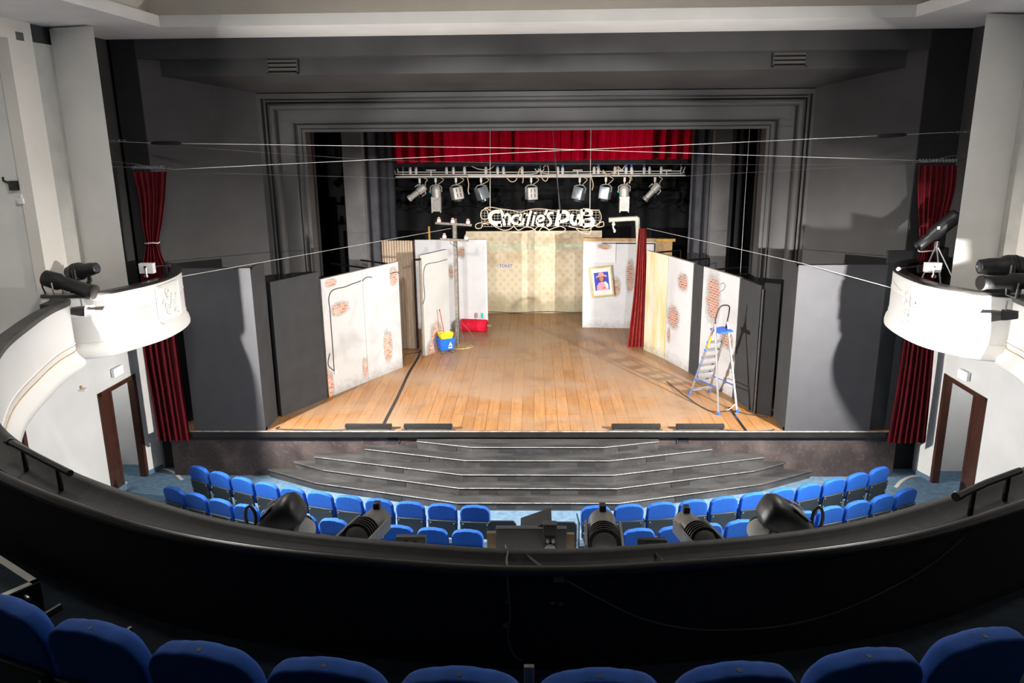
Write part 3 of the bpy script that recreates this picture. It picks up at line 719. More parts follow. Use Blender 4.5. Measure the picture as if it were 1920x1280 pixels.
# ================================================================== flats of the set
class Flat:
    def __init__(s, name, label, p0, p1, H=2.75, th=.05, cat='flat', z=STAGE, group=None):
        s.p0 = Vector((p0[0], p0[1], z)); d = Vector((p1[0]-p0[0], p1[1]-p0[1], 0)); s.L = d.length; s.d = d.normalized(); s.n = Vector((-s.d.y, s.d.x, 0)); s.H = H; s.th = th
        s.t = thing(name, label, cat, s.p0, math.atan2(d.y, d.x), group)
    def loc(s, u, v):
        r = ray(u, v); k = (s.p0-CAM).dot(s.n)/r.dot(s.n); q = CAM+r*k-s.p0; return q.dot(s.d), q.z
    def patch(s, u0, v0, u1, v1):
        a = s.loc(u0, v0); b = s.loc(u1, v1); return ((a[0]+b[0])/2, (a[1]+b[1])/2, abs(b[0]-a[0])/2, abs(b[1]-a[1])/2)
    def panel(s, mat, x0=0, x1=None, name='panel', z0=0, z1=None):
        return MB().box((x0, 0, z0), (s.L if x1 is None else x1, s.th, s.H if z1 is None else z1)).build(name, mat, s.t, 0)
    def frame(s, mat='timber'):
        m = MB(); L, H, th = s.L, s.H, s.th
        m.box((0, th, 0), (.06, th+.04, H)).box((L-.06, th, 0), (L, th+.04, H)).box((.06, th, H-.06), (L-.06, th+.04, H)).box((.06, th, H/2), (L-.06, th+.04, H/2+.06))
        m.build('frame', mat, s.t, 0)
    def brace(s, x, length=1.0, z=None, drop=True):
        z = s.H-.05 if z is None else z
        m = MB(); m.tube([(x, s.th, z), (x+.05, s.th+length, z+.02)], .022, 8)
        if drop: m.tube([(x+.05, s.th+length, z+.02), (x+.05, s.th+length, 0)], .022, 8)
        m.build('brace', 'black', s.t)
    def cable(s, pts, r=.010, mat='black_rubber'):
        P = [s.loc(u, v) for u, v in pts]
        return MB().tube(crom([(x, -r*.9, z) for x, z in P], 5), r, 6).build('cable', mat, s.t)

f = Flat('stage_flat', 'plain black flat at the left front of the set behind the masking panel', (-5.41, 15.86), (-4.74, 17.10), 2.93)
f.panel('blackflat'); f.frame('black_paint'); f.brace(1.2, .9, 2.85)
f = Flat('stage_flat', 'wide white plaster flat with brick patches and a black cable at left front', (-4.71, 17.14), (-3.39, 19.53))
xs, _ = f.loc(691, 717)
PT = [f.patch(612, 526, 629, 534), f.patch(624, 572, 651, 584), f.patch(731, 505, 744, 530), f.patch(720, 628, 735, 670), f.patch(680, 676, 689, 700), f.patch(612, 700, 626, 742)]
f.panel(plaster('plaster_left_front', PT, (.56, .56, .56), clouds=.6, seed=1), 0, xs-.006); f.panel(f.t.children[0].data.materials[0], xs+.006, None); f.frame(); f.brace(.35, .8, 2.72); f.brace(1.75, 1.3, 2.72, False); f.brace(2.5, 1.0, 2.72, False)
f.cable([(676, 526), (672, 528), (660, 532), (645, 538), (630, 541), (620, 547), (616, 560), (618, 580), (621, 620), (624, 660), (626, 694)])
f.cable([(679, 527), (683, 522), (690, 519), (697, 520)]); f.cable([(732, 513), (738, 511), (745, 510), (748, 513)])
f.cable([(618, 662), (615, 676), (616, 686), (626, 695)])
x, z = f.loc(628, 697); MB().box((x-.035, -.03, z-.05), (x+.035, 0, z+.04)).build('socket', 'paper', f.t, 0)
# corrugated wall
f = Flat('corrugated_wall', 'beige corrugated wall panel with vertical ribs behind the left white flat', (-4.66, 21.40), (-3.29, 21.36), 3.03, .03)
m = MB(); ribs = 19; pts = []
for k in range(ribs*4+1):
    x = f.L*k/(ribs*4); ph = k % 4; pts.append((x, -.034 if ph in (1, 2) else 0))
m.grid([[(x, y, 0) for x, y in pts], [(x, y, f.H) for x, y in pts]]); m.build('sheet', 'slat', f.t, 0)
MB().box((f.L-.06, .0, 0), (f.L+.06, .06, f.H)).build('end_post', 'brown', f.t, 0); f.frame()
f = Flat('stage_flat', 'white plaster flat at the back left, behind the wooden utility post', (-3.56, 23.60), (-1.40, 23.56))
f.panel(plaster('plaster_back_left', [f.patch(858, 465, 870, 482), f.patch(842, 500, 849, 520)], (.77, .77, .79), clouds=.3, seed=5)); f.frame(); f.brace(.4, .9, 2.6)
m = MB(); m.box((.42, .0, 2.75), (.47, .05, 3.15)); m.build('stake', 'orange', f.t, 0)
f = Flat('door_flat', 'narrow white plaster flat like a door beside the mop bucket', (-2.94, 20.58), (-2.36, 21.62), 2.75, .06)
f.panel(plaster('plaster_door', [f.patch(803, 642, 822, 664), f.patch(809, 612, 827, 640)], (.58, .58, .56), clouds=.3, seed=9)); f.frame()
f.cable([(793, 570), (796, 555), (794, 530), (794, 510), (798, 497), (808, 493), (820, 491), (838, 486)], .008)
m = MB(); m.tube([(-.25, .05, 2.66), (.42, .05, 2.60)], .03, 8); m.build('bracket', 'black', f.t)
# wallpaper wall at the back
f = Flat('wallpaper_wall', 'wide wall with stained old diamond wallpaper at the back of the stage', (-2.20, 25.75), (2.22, 25.72), 2.73, .06, 'wall panel')
f.panel('wallpaper'); MB().box((0, -.02, 2.12), (f.L, 0, 2.33)).build('border_strip', simple('pale_green_strip', (.86, .88, .64), .7, var=.12, scale=5), f.t, 0); f.frame()
MB().tube(crom([(x, -.02, .035+.02*math.sin(x*3)) for x in (.3, .9, 1.5, 2.1, 2.7, 3.3, 4.0)], 4), .012, 6).build('cable', 'black_rubber', f.t)
x, z = f.loc(947, 498); sg = thing('arrow_sign', 'small white arrow sign reading TOILET on the wallpaper wall', 'sign', f.p0+f.d*x+Vector((0, -.032, z)))
MB().outline([(-.27, 0), (-.19, .075), (.24, .075), (.24, -.075), (-.19, -.075)], -.01, .01, .004).build('board', 'paper', sg, 0)
# ---- right side
f = Flat('stage_flat', 'white plaster flat with a framed portrait at the back right', (1.50, 23.73), (3.80, 23.52), 2.72)
PT = [f.patch(1126, 457, 1142, 466), f.patch(1148, 524, 1161, 552), f.patch(1176, 494, 1187, 540)]
f.panel(plaster('plaster_back_right', PT, (.68, .68, .70), clouds=.4, seed=12)); f.frame()
a = f.loc(1097, 452); b = f.loc(1154, 492); MB().box((a[0], -.03, b[1]), (b[0], 0, a[1]-.03)).build('overlay_board', plaster('plaster_overlay', [f.patch(1124, 457, 1143, 466)], (.78, .78, .79), clouds=.2, seed=15), f.t, 0)
MB().box((.0, -.02, 2.66), (f.L+.15, .10, 2.76)).build('top_rail', 'timber', f.t, 0)
MB().tube([(.55, -.02, 2.61), (f.L-.2, -.02, 2.61)], .018, 6).tube([(f.L-.2, -.02, 2.61), (f.L-.2, -.02, 2.2)], .018, 6).build('conduit', 'brown', f.t)
fr_flat = f
f2 = Flat('timber_panel', 'narrow pale raw wood panel sticking out at the back right behind the tubes', (3.62, 23.3), (4.08, 23.28), 2.75, .04, 'panel')
f2.panel('timber'); MB().box((-.02, -.03, 2.70), (f2.L+.08, .06, 2.78)).build('top_rail', 'orange', f2.t, 0)
# portrait
x, z = f.loc(1128, 527); pic = thing('framed_portrait', 'tilted pale gold framed portrait of a person in a pink hat against blue', 'picture', f.p0+f.d*x+Vector((0, -.05, z)))
pic.rotation_euler = (0, math.radians(-7), math.atan2(f.d.y, f.d.x))
w, h = .335, .465
m = MB()
for lo, hi in (((-w, -.035, -h), (-w+.05, .03, h)), ((w-.05, -.035, -h), (w, .03, h)), ((-w+.05, -.035, h-.05), (w-.05, .03, h)), ((-w+.05, -.035, -h), (w-.05, .03, -h+.05))): m.box(lo, hi)
m.build('frame', 'gold', pic, 0)
MB().box((-w+.05, -.012, -h+.05), (w-.05, .02, h-.05)).build('mount', 'paper', pic, 0)
ph_ = MB().box((-.215, -.018, -.26), (.215, -.012, .285)).build('photograph', 'posterblue', pic, 0)
def blob(name, poly, mat, y0, y1): return MB().grid([[(x, y0, z) for x, z in poly], [(x, y1, z) for x, z in poly]], closed=True).face([(x, y1, z) for x, z in poly]).build(name, mat, ph_, 0)
blob('figure_shirt', [(-.17, -.26), (-.16, -.12), (-.09, -.03), (.02, .0), (.12, -.05), (.175, -.15), (.18, -.26)], 'posterpink', -.018, -.021)
blob('figure_sleeve', [(.06, -.02), (.12, .0), (.19, -.10), (.185, -.24), (.12, -.22), (.09, -.12)], 'paper', -.018, -.0225)
blob('figure_hair', [(-.085, .16), (-.095, .06), (-.05, .01), (.05, .0), (.085, .06), (.09, .16)], 'hair', -.0185, -.0228)
blob('figure_face', [(-.055, .16), (-.06, .08), (-.03, .02), (.01, .0), (.045, .03), (.06, .09), (.055, .16)], 'fairskin', -.019, -.024)
blob('figure_hat', [(-.165, .12), (-.14, .18), (-.085, .20), (-.07, .265), (.0, .285), (.07, .26), (.085, .20), (.15, .19), (.175, .13), (.09, .155), (0, .17), (-.09, .15)], 'hatpink', -.019, -.0255)
blob('figure_hand', [(-.01, -.20), (.07, -.16), (.11, -.19), (.09, -.22), (.02, -.235)], 'fairskin', -.019, -.0245)
# pole with pipe and the gathered satin curtain
pp_ = thing('pipe_stand', 'pale bent pipe standing behind the gathered red satin curtain', 'pipe', (2.90, 21.62, 1.0))
o = pp_.location
e1 = aty(1196, 409, 21.62)-o; e2 = aty(1145, 412, 21.62)-o
MB().tube(crom([(0, 0, 0), (0, 0, 2.0), (e1.x-.0, 0, e1.z-.14), (e1.x-.06, 0, e1.z-.02), (e1.x-.2, 0, e1.z-.01), (e2.x, 0, e2.z)], 6), .064, 12).build('pipe', 'pipe', pp_)
MB().lathe([(.068, 0), (.068, .05)], (e2.x, 0, e2.z), (-1, 0, -.05), 12).build('collar', 'pipe', pp_)
MB().lathe([(.06, 0), (.06, .04)], (e2.x+.15, 0, e2.z+.004), (-1, 0, -.05), 12).build('collar', 'pipe', pp_)
MB().tube([(e2.x+.08, 0, e2.z-.04), (e2.x+.07, 0, e2.z-.20), (e2.x+.12, 0, e2.z-.30), (e2.x+.10, 0, e2.z-.34)], [.03, .022, .035, .03], 8).lathe([(.045, -.02), (.045, .02)], (e2.x+.08, 0, e2.z-.12), (0, 1, 0), 10).build('valve', 'pipe', pp_)
MB().lathe([(.10, 0), (.10, .02), (.06, .05)], (0, 0, 0), (0, 0, 1), 16).build('base', 'timber', pp_)
t = thing('satin_curtain', 'gathered red satin curtain hanging from the pale pipe at the right of the set', 'curtain', (2.92, 21.45, 1.0))
R = px_rows(21.45, [(428, 1198, 1212), (445, 1196, 1212), (500, 1192, 1212), (560, 1187, 1212), (610, 1181, 1211), (645, 1177, 1210), (653, 1177, 1210)])
drape('fabric', 'satin', R, .05, .10, 31, t, orig=(2.92, 21.45, 1.0), ny=50)
# right run of flats
f = Flat('stage_flat', 'yellowed plaster flat next to the red satin curtain at right', (3.04, 21.18), (3.46, 20.24)); f.panel('ivory'); f.frame(); f.brace(.15, .9, 2.7)
f = Flat('stage_flat', 'white plaster flat with a long brick crack in the right row', (3.465, 20.22), (3.87, 19.07))
f.panel(plaster('plaster_right_mid', [f.patch(1274, 514, 1287, 545), f.patch(1254, 575, 1270, 615), f.patch(1252, 615, 1256, 640)], (.58, .58, .59), None, ((.33, .11, .07), (.45, .20, .14)), .4, 21)); f.frame(); f.brace(.5, .8, 2.7)
f = Flat('stage_flat', 'plain dark grey flat between two white flats in the right row', (3.88, 19.05), (4.01, 18.60)); f.panel('blackflat'); f.frame('black_paint')
f = Flat('stage_flat', 'white plaster flat with brick patches behind the stepladder', (4.02, 18.58), (4.49, 17.10))
f.panel(plaster('plaster_right_front', [f.patch(1329, 520, 1345, 600), f.patch(1354, 622, 1372, 655)], (.56, .56, .57), None, ((.33, .11, .07), (.45, .20, .14)), .5, 27)); f.frame(); f.brace(.3, .9, 2.72); f.brace(1.1, .7, 2.72)
f.cable([(1352, 533), (1356, 530), (1360, 535), (1357, 543), (1351, 546)], .006, 'equip')
f = Flat('stage_flat', 'black flat carrying the shadow of the stepladder at right front', (4.50, 17.08), (4.70, 16.17)); f.panel('blackflat'); f.frame('black_paint')
f = Flat('black_box_screen', 'black screen standing behind the right masking panel beside the black flat', (4.73, 16.06), (5.0, 15.86), 2.84, .04); f.panel('black_paint')
MB().tube([(-.01, -.02, 0), (-.01, -.02, 2.7)], .022, 8).build('edge_pole', 'equip', f.t)

# ================================================================== utility post with insulators
t = thing('utility_post', 'weathered wooden utility post with cross bars and white insulators at left', 'post', (-2.14, 21.55, 1.0)); o = Vector(t.location)
MB().box((-.055, -.05, 0), (.055, .05, 3.60)).build('post', 'post', t, 0)
def bar(u0, v0, u1, v1, caps):
    a = aty(u0, v0, 21.5)-o; b = aty(u1, v1, 21.5)-o; q = (b-a); an = -math.atan2(q.z, q.x)
    MB().box((-q.length/2, -.045, -.03), (q.length/2, .045, .03), rot=Matrix.Rotation(an, 3, 'Y')).build('crossbar', 'post', t, 0, loc=(a+b)/2+Vector((0, -.09, 0)))
    for k in caps:
        c = a.lerp(b, k)+Vector((0, -.09, .03))
        h = MB().lathe([(.055, 0), (.06, .03), (.05, .07), (.038, .09), (.038, .12), (.015, .135)], c, (0, 0, 1), 14).build('insulator', 'porcelain', t)
        MB().lathe([(.042, .085), (.044, .10), (.042, .115)], c, (0, 0, 1), 14).build('rim', 'pink', h)
bar(817, 417, 885, 421, (.1, .48, .90)); bar(826, 447, 879, 450, (.15, .92))
MB().tube(crom([(-.12, -.1, 3.0), (-.10, -.12, 2.92), (.0, -.1, 2.88), (.05, -.07, 2.8)], 5), .006, 6).tube(crom([(.05, -.06, 3.4), (.055, -.065, 2.5), (.05, -.06, 1.0), (.05, -.06, .1)], 5), .006, 6).build('wire', 'black_rubber', t)
m = MB()
for dx, dy in ((-.10, -.30), (.62, -.1), (.25, -.42)): m.tube([(0, 0, 1.0 if dx < .5 else .85), (dx*.55, dy*.55, .45), (dx, dy, .0)], .008, 6)
m.build('stay', 'equip', t)
MB().prism([(.45*math.cos(k*.5236), .33*math.sin(k*.5236)) for k in range(12)], 0, .025).build('base_board', 'timber', t, 0)

# ================================================================== mop bucket, roll of cloth, brush
t = thing('mop_bucket', 'blue mop bucket on castors with a yellow wringer beside the door flat', 'bucket', (-2.42, 20.94, 1.0), math.radians(25))
m = MB()
def ringr(w, d, z): return [(-w, -d, z), (w, -d, z), (w, d, z), (-w, d, z)]
m.grid([ringr(.17, .14, .10), ringr(.18, .15, .14), ringr(.21, .18, .40), ringr(.225, .195, .41), ringr(.225, .195, .43), ringr(.20, .17, .43), ringr(.17, .14, .16)], closed=True); m.face(ringr(.17, .14, .10)); m.face(ringr(.17, .14, .16)); m.build('tub', 'bucket_blue', t, 30)
m = MB(); m.grid([ringr(.14, .10, .36), ringr(.19, .15, .56), ringr(.175, .135, .56), ringr(.125, .085, .38)], closed=True); m.box((-.15, -.16, .40), (.15, -.13, .60)); w_ = m.build('wringer', 'bucket_yellow', t, 30)
MB().outline([(.02, .02), (.075, .14), (.13, .02), (.095, .02), (.075, .07), (.055, .02)], -.003, .003, .001).build('logo', 'paper', t, 0, loc=(0, -.178, .20), rot=(math.radians(7), 0, 0))
MB().box((.02, -.002, -.05), (.13, .004, -.01)).build('caption', 'paper', t, 0, loc=(0, -.172, .20), rot=(math.radians(7), 0, 0))
for x, y in ((-.14, -.12), (.14, -.12), (-.14, .12), (.14, .12)):
    MB().lathe([(.045, -.018), (.045, .018)], (x, y, .045), (1, 0, 0), 12).tube([(x, y, .05), (x, y, .12)], .014, 6).build('castor', 'equip', t)
t = thing('mop', 'mop with a red stick standing in the blue bucket', 'mop', (-2.44, 21.0, 1.2)); e = aty(824, 580, 21.0)-Vector(t.location)
MB().tube([(.03, 0, .02), e], .012, 8).build('stick', 'mop_red', t); MB().tube([(Vector((.03, 0, .02)).lerp(e, .96)), e], .016, 8).build('grip', 'black', t)
MB().lathe([(.02, .16), (.06, .10), (.10, .02), (.09, 0)], (.03, 0, -.03), (0, 0, 1), 12).build('mop_head', 'rope', t)
a = atz(865, 622, 1); b = atz(913, 624, 1)
t = thing('rolled_cloth', 'thick roll of bright red cloth lying at the back left', 'roll', ((a.x+b.x)/2, a.y+.05, 1.0), math.atan2(b.y-a.y, b.x-a.x))
L2 = (b-a).length/2; m = MB(); rows = []
for x in (-L2, -L2*.98, 0, L2*.98, L2):
    k = .9 if abs(x) == L2 else 1
    rows.append([(x, .20*k*math.cos(q*PI/12)*(1+.04*math.sin(3*q*PI/12)), .19+.19*k*math.sin(q*PI/12)) for q in range(24)])
m.grid(rows, closed=True); m.face(rows[0]); m.face(rows[-1]); m.build('cloth', 'rollred', t, 50)
m = MB(); m.tube([(L2+.004, (.005+.0065*k)*math.cos(k*.45), .19+(.005+.0065*k)*math.sin(k*.45)) for k in range(26)], .006, 5); m.build('roll_end', 'red', t)
MB().tube([(-L2-.08, .02, .19), (L2+.13, .02, .19)], .05, 10).build('core', 'cardboard', t)
q = aty(899, 606, 23.0); p = aty(900, 592, 23.2)
t = thing('handled_brush', 'small turquoise headed brush propped on the red roll', 'brush', (q.x, 23.22, q.z-.04))
MB().tube([(0, 0, 0), (.05, .02, .10), (.06, .03, .16)], .009, 6).build('handle', 'posterpink', t); MB().box((.03, .0, .15), (.10, .06, .30), bev=.01).build('head', 'teal', t, 0)
# cables on the floor
t = tag(MB().tube(crom([atz(u, v, 1.01) for u, v in ((1250, 715), (1285, 742), (1330, 770), (1372, 770), (1400, 776), (1440, 782))], 6), .009, 6).build('floor_cable', 'black_rubber'), 'thin black cable lying across the boards under the stepladder', 'cable')
t = tag(MB().tube(crom([atz(u, v, 1.01) for u, v in ((760, 664), (772, 662), (786, 660), (788, 656))], 6), .010, 6).build('floor_cable', 'black_rubber'), 'short black cable on the boards below the corrugated wall', 'cable')
t = tag(MB().tube(crom([atz(u, v, 1.012) for u, v in ((524, 800), (520, 804), (560, 805.5), (620, 806), (645, 806))], 6), .012, 6).build('floor_cable', 'black_rubber'), 'black cable along the stage edge at far left of the light bars', 'cable')
t = tag(MB().tube(crom([atz(u, v, 1.012) for u, v in ((1362, 806), (1400, 808), (1440, 807), (1452, 805))], 6), .012, 6).build('floor_cable', 'black_rubber'), 'black cable along the stage edge at far right of the light bars', 'cable')

# ================================================================== light bars on the stage edge
for i, (u0, u1, v) in enumerate(((645, 733, 808), (757, 848, 805), (1147, 1239, 806), (1269, 1360, 808))):
    a = atz(u0, v, 1.02); b = atz(u1, v, 1.02); L2 = (b.x-a.x)/2
    t = thing('light_bar', 'black floor light bar on the stage edge, %s from the left' % ORD[i], 'light bar', ((a.x+b.x)/2, 15.10, 1.0), 0, 'light bars on the stage edge')
    MB().box((-L2, -.045, .045), (L2, .045, .125), bev=.012).build('housing', 'lampdark', t, 40)
    MB().box((-L2-.04, -.12, .004), (L2+.04, .02, .016)).build('base_plate', 'equip', t, 0)
    MB().box((-L2+.03, .046, .06), (L2-.03, .052, .115)).build('lens', 'lens', t, 0)
    for s in (-1, 1): MB().box((s*L2*.92-.015, -.04, .012), (s*L2*.92+.015, .04, .05)).build('foot', 'black', t, 0)

# ================================================================== stepladder
t = thing('stepladder', 'tall aluminium stepladder with blue platform and feet at right front of the stage', 'ladder', (3.98, 16.7, 1.0)); o = Vector(t.location)
A = Vector((3.58, 17.29, 1.0))-o; B = Vector((4.06, 17.46, 1.0))-o; Cc = Vector((3.93, 15.96, 1.0))-o; Dd = Vector((4.36, 16.12, 1.0))-o
TA = aty(1341, 606, 16.40)-o; TB = aty(1364, 602, 16.55)-o
PA = A.lerp(TA, .90); PB = B.lerp(TB, .90)
for a, b in ((A, TA), (B, TB)): MB().tube([a+Vector((0, 0, .03)), b], .026, 8).build('stile', 'alu', t)
for a, b in ((Cc, TA), (Dd, TB)): MB().tube([a+Vector((0, 0, .03)), b+Vector((0, 0, -.02))], .024, 8).build('rear_leg', 'alu', t)
dx = (B-A).normalized(); dy = Vector((-dx.y, dx.x, 0))
for k in range(7):
    f_ = .13+.77*k/7*.93 if k else .08
    a = A.lerp(TA, f_); b = B.lerp(TB, f_); m = MB()
    P = [a-dy*.055, b-dy*.055, b+dy*.055, a+dy*.055]
    m.grid([[p+Vector((0, 0, -.018)) for p in P], [p+Vector((0, 0, .018)) for p in P]], closed=True); m.face([p+Vector((0, 0, .018)) for p in P]); m.face([p+Vector((0, 0, -.018)) for p in P])
    st_ = m.build('step', 'alu', t, 0)
    MB().box(a-Vector((.03, .03, .02)), a+Vector((.03, .03, .02))).build('step_end', 'ladder_blue', st_, 0)
P = [PA-dy*.30, PB-dy*.30, PB+dy*.10, PA+dy*.10]; m = MB()
m.grid([[p+Vector((0, 0, .0)) for p in P], [p+Vector((0, 0, .035)) for p in P]], closed=True); m.face([p+Vector((0, 0, .035)) for p in P]); m.face([p for p in P]); m.build('platform', 'ladder_blue', t, 0)
hl = [TA, aty(1343, 592, 16.42)-o, aty(1350, 576, 16.44)-o, aty(1358, 572, 16.48)-o, aty(1367, 574, 16.52)-o, aty(1367, 585, 16.55)-o, aty(1360, 620, 16.6)-o, PB-dy*.05]
MB().tube(crom(hl, 5), .014, 8).build('hand_loop', 'black', t)
for a in (A, B, Cc, Dd): MB().lathe([(.034, 0), (.034, .07)], a, (0, 0, 1), 8).build('foot', 'ladder_blue', t)
for a, c in ((A.lerp(TA, .24), Cc.lerp(TA, .30)), (B.lerp(TB, .24), Dd.lerp(TB, .30))): MB().tube([a, c], .011, 6).build('strap', 'ladder_blue', t)
MB().tube(crom([Cc.lerp(TA, .10), (Cc.lerp(TA, .07)+Dd.lerp(TB, .07))/2-Vector((0, 0, .06)), Dd.lerp(TB, .10)], 6), .008, 6).build('rear_brace', 'alu', t)
MB().tube([A.lerp(TA, .70)-dy*.028, A.lerp(TA, .82)-dy*.028], .018, 6).build('sticker', 'yellow_sticker', t)
# ================================================================== hanging pub sign
YS = 21.5
a = aty(905, 431, YS); b = aty(1128, 393, YS)
t = thing('pub_sign', "hanging sign of cream letters reading Charlie's PuB on a wire mesh with rope", 'sign', ((a.x+b.x)/2, YS, (a.z+b.z)/2)); o = Vector(t.location)
def S(u, v, y=0.0): q = aty(u, v, YS)-o; return Vector((q.x, y, q.z))
m = MB(); W0, W1 = S(903, 425), S(1124, 393); nx, nz = 36, 6
for k in range(nx+1): x = W0.x+(W1.x-W0.x)*k/nx; m.tube([(x, .03, W0.z), (x, .03, W1.z)], .0035, 4)
for k in range(nz+1): z = W0.z+(W1.z-W0.z)*k/nz; m.tube([(W0.x, .03, z), (W1.x, .03, z)], .0035, 4)
m.build('wire_mesh', 'wire', t, 0)
def letter(strokes):
    """each stroke: half width in metres and a polyline measured on the sign"""
    m = MB(); cs = []
    for w_, P_ in strokes:
        Q = [S(870+x/6.857, 380+y/6.857) for x, y in P_]; cs += Q
    c = sum(cs, Vector())/len(cs)
    for w_, P_ in strokes:
        ws = w_ if isinstance(w_, (list, tuple)) else [w_]*len(P_)
        Q = [S(870+x/6.857, 380+y/6.857) for x, y in P_]
        K = crom([(q.x, ww, q.z) for q, ww in zip(Q, ws)], 5); rows = []
        for i, q in enumerate(K):
            a_ = K[max(i-1, 0)]; b_ = K[min(i+1, len(K)-1)]; d = Vector((b_.x-a_.x, 0, b_.z-a_.z)).normalized(); n = Vector((-d.z, 0, d.x))*q.y
            p = Vector((q.x, 0, q.z)) + (d*(-.012 if i == 0 else .012 if i == len(K)-1 else 0))
            rows.append([p+n+Vector((0, -.045, 0)), p-n+Vector((0, -.045, 0)), p-n+Vector((0, .0, 0)), p+n+Vector((0, .0, 0))])
        m.grid([[v-Vector((c.x, 0, c.z)) for v in r] for r in rows], closed=True); m.face([v-Vector((c.x, 0, c.z)) for v in rows[0]]); m.face([v-Vector((c.x, 0, c.z)) for v in rows[-1]])
    return m.build('letter', 'letter', t, 0, loc=(c.x, -.02, c.z))
letter([([.055, .045, .05, .05, .05, .06, .075], [(455, 112), (400, 112), (350, 140), (335, 190), (352, 238), (400, 262), (470, 268)]), (.045, [(440, 285), (482, 288)])])
letter([(.036, [(468, 92), (492, 130), (506, 200), (522, 285)]), (.034, [(512, 195), (545, 150), (580, 160), (588, 200), (578, 280)])])
letter([(.034, [(720, 165), (670, 160), (628, 185), (618, 230), (645, 262), (690, 262), (720, 235)]), (.036, [(735, 145), (722, 200), (712, 285)])])
letter([(.034, [(785, 135), (770, 200), (748, 282)]), (.034, [(768, 190), (790, 155), (822, 152)])])
letter([(.032, [(862, 105), (840, 180), (812, 288)])])
letter([(.030, [(905, 165), (893, 220), (878, 288)]), (.028, [(908, 133), (925, 128)])])
letter([(.032, [(945, 232), (1000, 222), (1028, 195), (1005, 165), (965, 172), (940, 215), (942, 262), (975, 290), (1025, 272)])])
letter([(.032, [(1062, 95), (1052, 125), (1040, 148)])])
letter([(.034, [(1145, 128), (1105, 130), (1078, 160), (1095, 195), (1115, 230), (1105, 272), (1070, 292)])])
letter([(.060, [(1232, 95), (1215, 180), (1190, 290)]), ([.05, .05, .055, .05, .04], [(1235, 115), (1310, 120), (1340, 170), (1315, 220), (1225, 240)])])
letter([(.046, [(1395, 150), (1375, 205), (1395, 258), (1435, 262), (1462, 215)]), (.046, [(1478, 148), (1470, 210), (1475, 272)])])
letter([(.060, [(1525, 85), (1520, 190), (1518, 290)]), ([.045, .045, .05, .045, .04], [(1530, 92), (1600, 95), (1632, 130), (1605, 168), (1535, 180)]), ([.045, .05, .06, .055, .05], [(1535, 188), (1620, 195), (1655, 235), (1625, 280), (1530, 284)])])
def rope(pts, r=.011): MB().tube(crom([S(u, v, -.05) for u, v in pts], 6), r, 6).build('rope', 'rope', t)
rope([(920, 395), (912, 390), (903, 396), (902, 406), (908, 411), (915, 408), (914, 396), (909, 390), (921, 388), (938, 391), (955, 393), (975, 397), (990, 393), (1005, 391), (1025, 392), (1045, 396), (1060, 396), (1075, 393), (1088, 395), (1098, 391), (1113, 394), (1123, 395), (1127, 408), (1122, 419), (1112, 424), (1100, 430), (1082, 427), (1066, 424)])
rope([(915, 420), (903, 417), (893, 420), (893, 427), (902, 427), (907, 419), (918, 417), (930, 425), (945, 431), (958, 428), (964, 420), (961, 414)])
rope([(962, 422), (972, 431), (985, 425), (998, 427), (1008, 434), (1018, 425), (1030, 430), (1040, 426), (1052, 424), (1060, 430), (1046, 438), (1032, 434), (1024, 426), (1010, 424), (1000, 431), (985, 433)])
rope([(1080, 428), (1092, 436), (1106, 437), (1109, 425), (1118, 421), (1130, 415), (1131, 423), (1120, 425), (1112, 421), (1094, 427)])
for u0, v0, u1, v1 in ((919, 246, 919, 394), (1108, 244, 1106, 396)):
    p0, p1 = S(u0, v0), S(u1, v1); MB().tube([p1, p0, p0+Vector((0, 0, 2.0))], .010, 6).build('hanging_wire', 'wire', t)
MB().tube(crom([S(1036, 244), S(1042, 300), S(1046, 345), S(1049, 393)], 5), .009, 6).tube(crom([S(1037, 244), S(1041, 310), S(1046, 350), S(1051, 393)], 5), .007, 6).build('supply_cable', 'equip', t)

# letters of the small arrow sign
cu = bpy.data.curves.new('lettering', 'FONT'); cu.body = 'TOILET'; cu.size = .135; cu.align_x = 'CENTER'; cu.align_y = 'CENTER'; cu.extrude = .001
tmp = bpy.data.objects.new('lettering', cu); COL.objects.link(tmp)
me = bpy.data.meshes.new_from_object(tmp.evaluated_get(bpy.context.evaluated_depsgraph_get())); bpy.data.objects.remove(tmp); bpy.data.curves.remove(cu)
me.materials.append(M['brown']); lt = bpy.data.objects.new('lettering', me); COL.objects.link(lt); lt.parent = sg; lt.location = (.03, -.012, 0); lt.rotation_euler = (PI/2, 0, 0)

# ================================================================== lighting batten with lanterns
YB = 23.6
a = aty(742, 333, YB); b = aty(1286, 329, YB); bt = thing('lighting_batten', 'long pale pipe batten with cables and connectors hanging below the red border', 'batten', ((a.x+b.x)/2, YB, (a.z+b.z)/2)); o = Vector(bt.location)
def Sb(u, v, y=0.0): q = aty(u, v, YB)-o; return Vector((q.x, y, q.z))
rk = math.atan2(b.z-a.z, b.x-a.x)
MB().tube([Sb(742, 331.5), Sb(878, 330.5), Sb(1285, 329)], .026, 8).tube([Sb(878, 330.3, -.02), Sb(1110, 330, -.02)], .045, 10).build('pipe', 'wire', bt)
for k, (du, dv) in enumerate(((0, 322.5), (6, 326.6))):
    MB().tube(crom([Sb(745-du, 316+du*.2), Sb(747-du, 322), Sb(755-du, dv), Sb(860, dv), Sb(1003-du, dv-.4), Sb(1009-du, 316)], 5), .013, 6).tube(crom([Sb(1014+du, 316), Sb(1020+du, dv-.6), Sb(1150, dv-1.2), Sb(1265+du, dv-1.8), Sb(1275+du, 320), Sb(1279+du, 313)], 5), .013, 6).build('conduit', 'wire', bt)
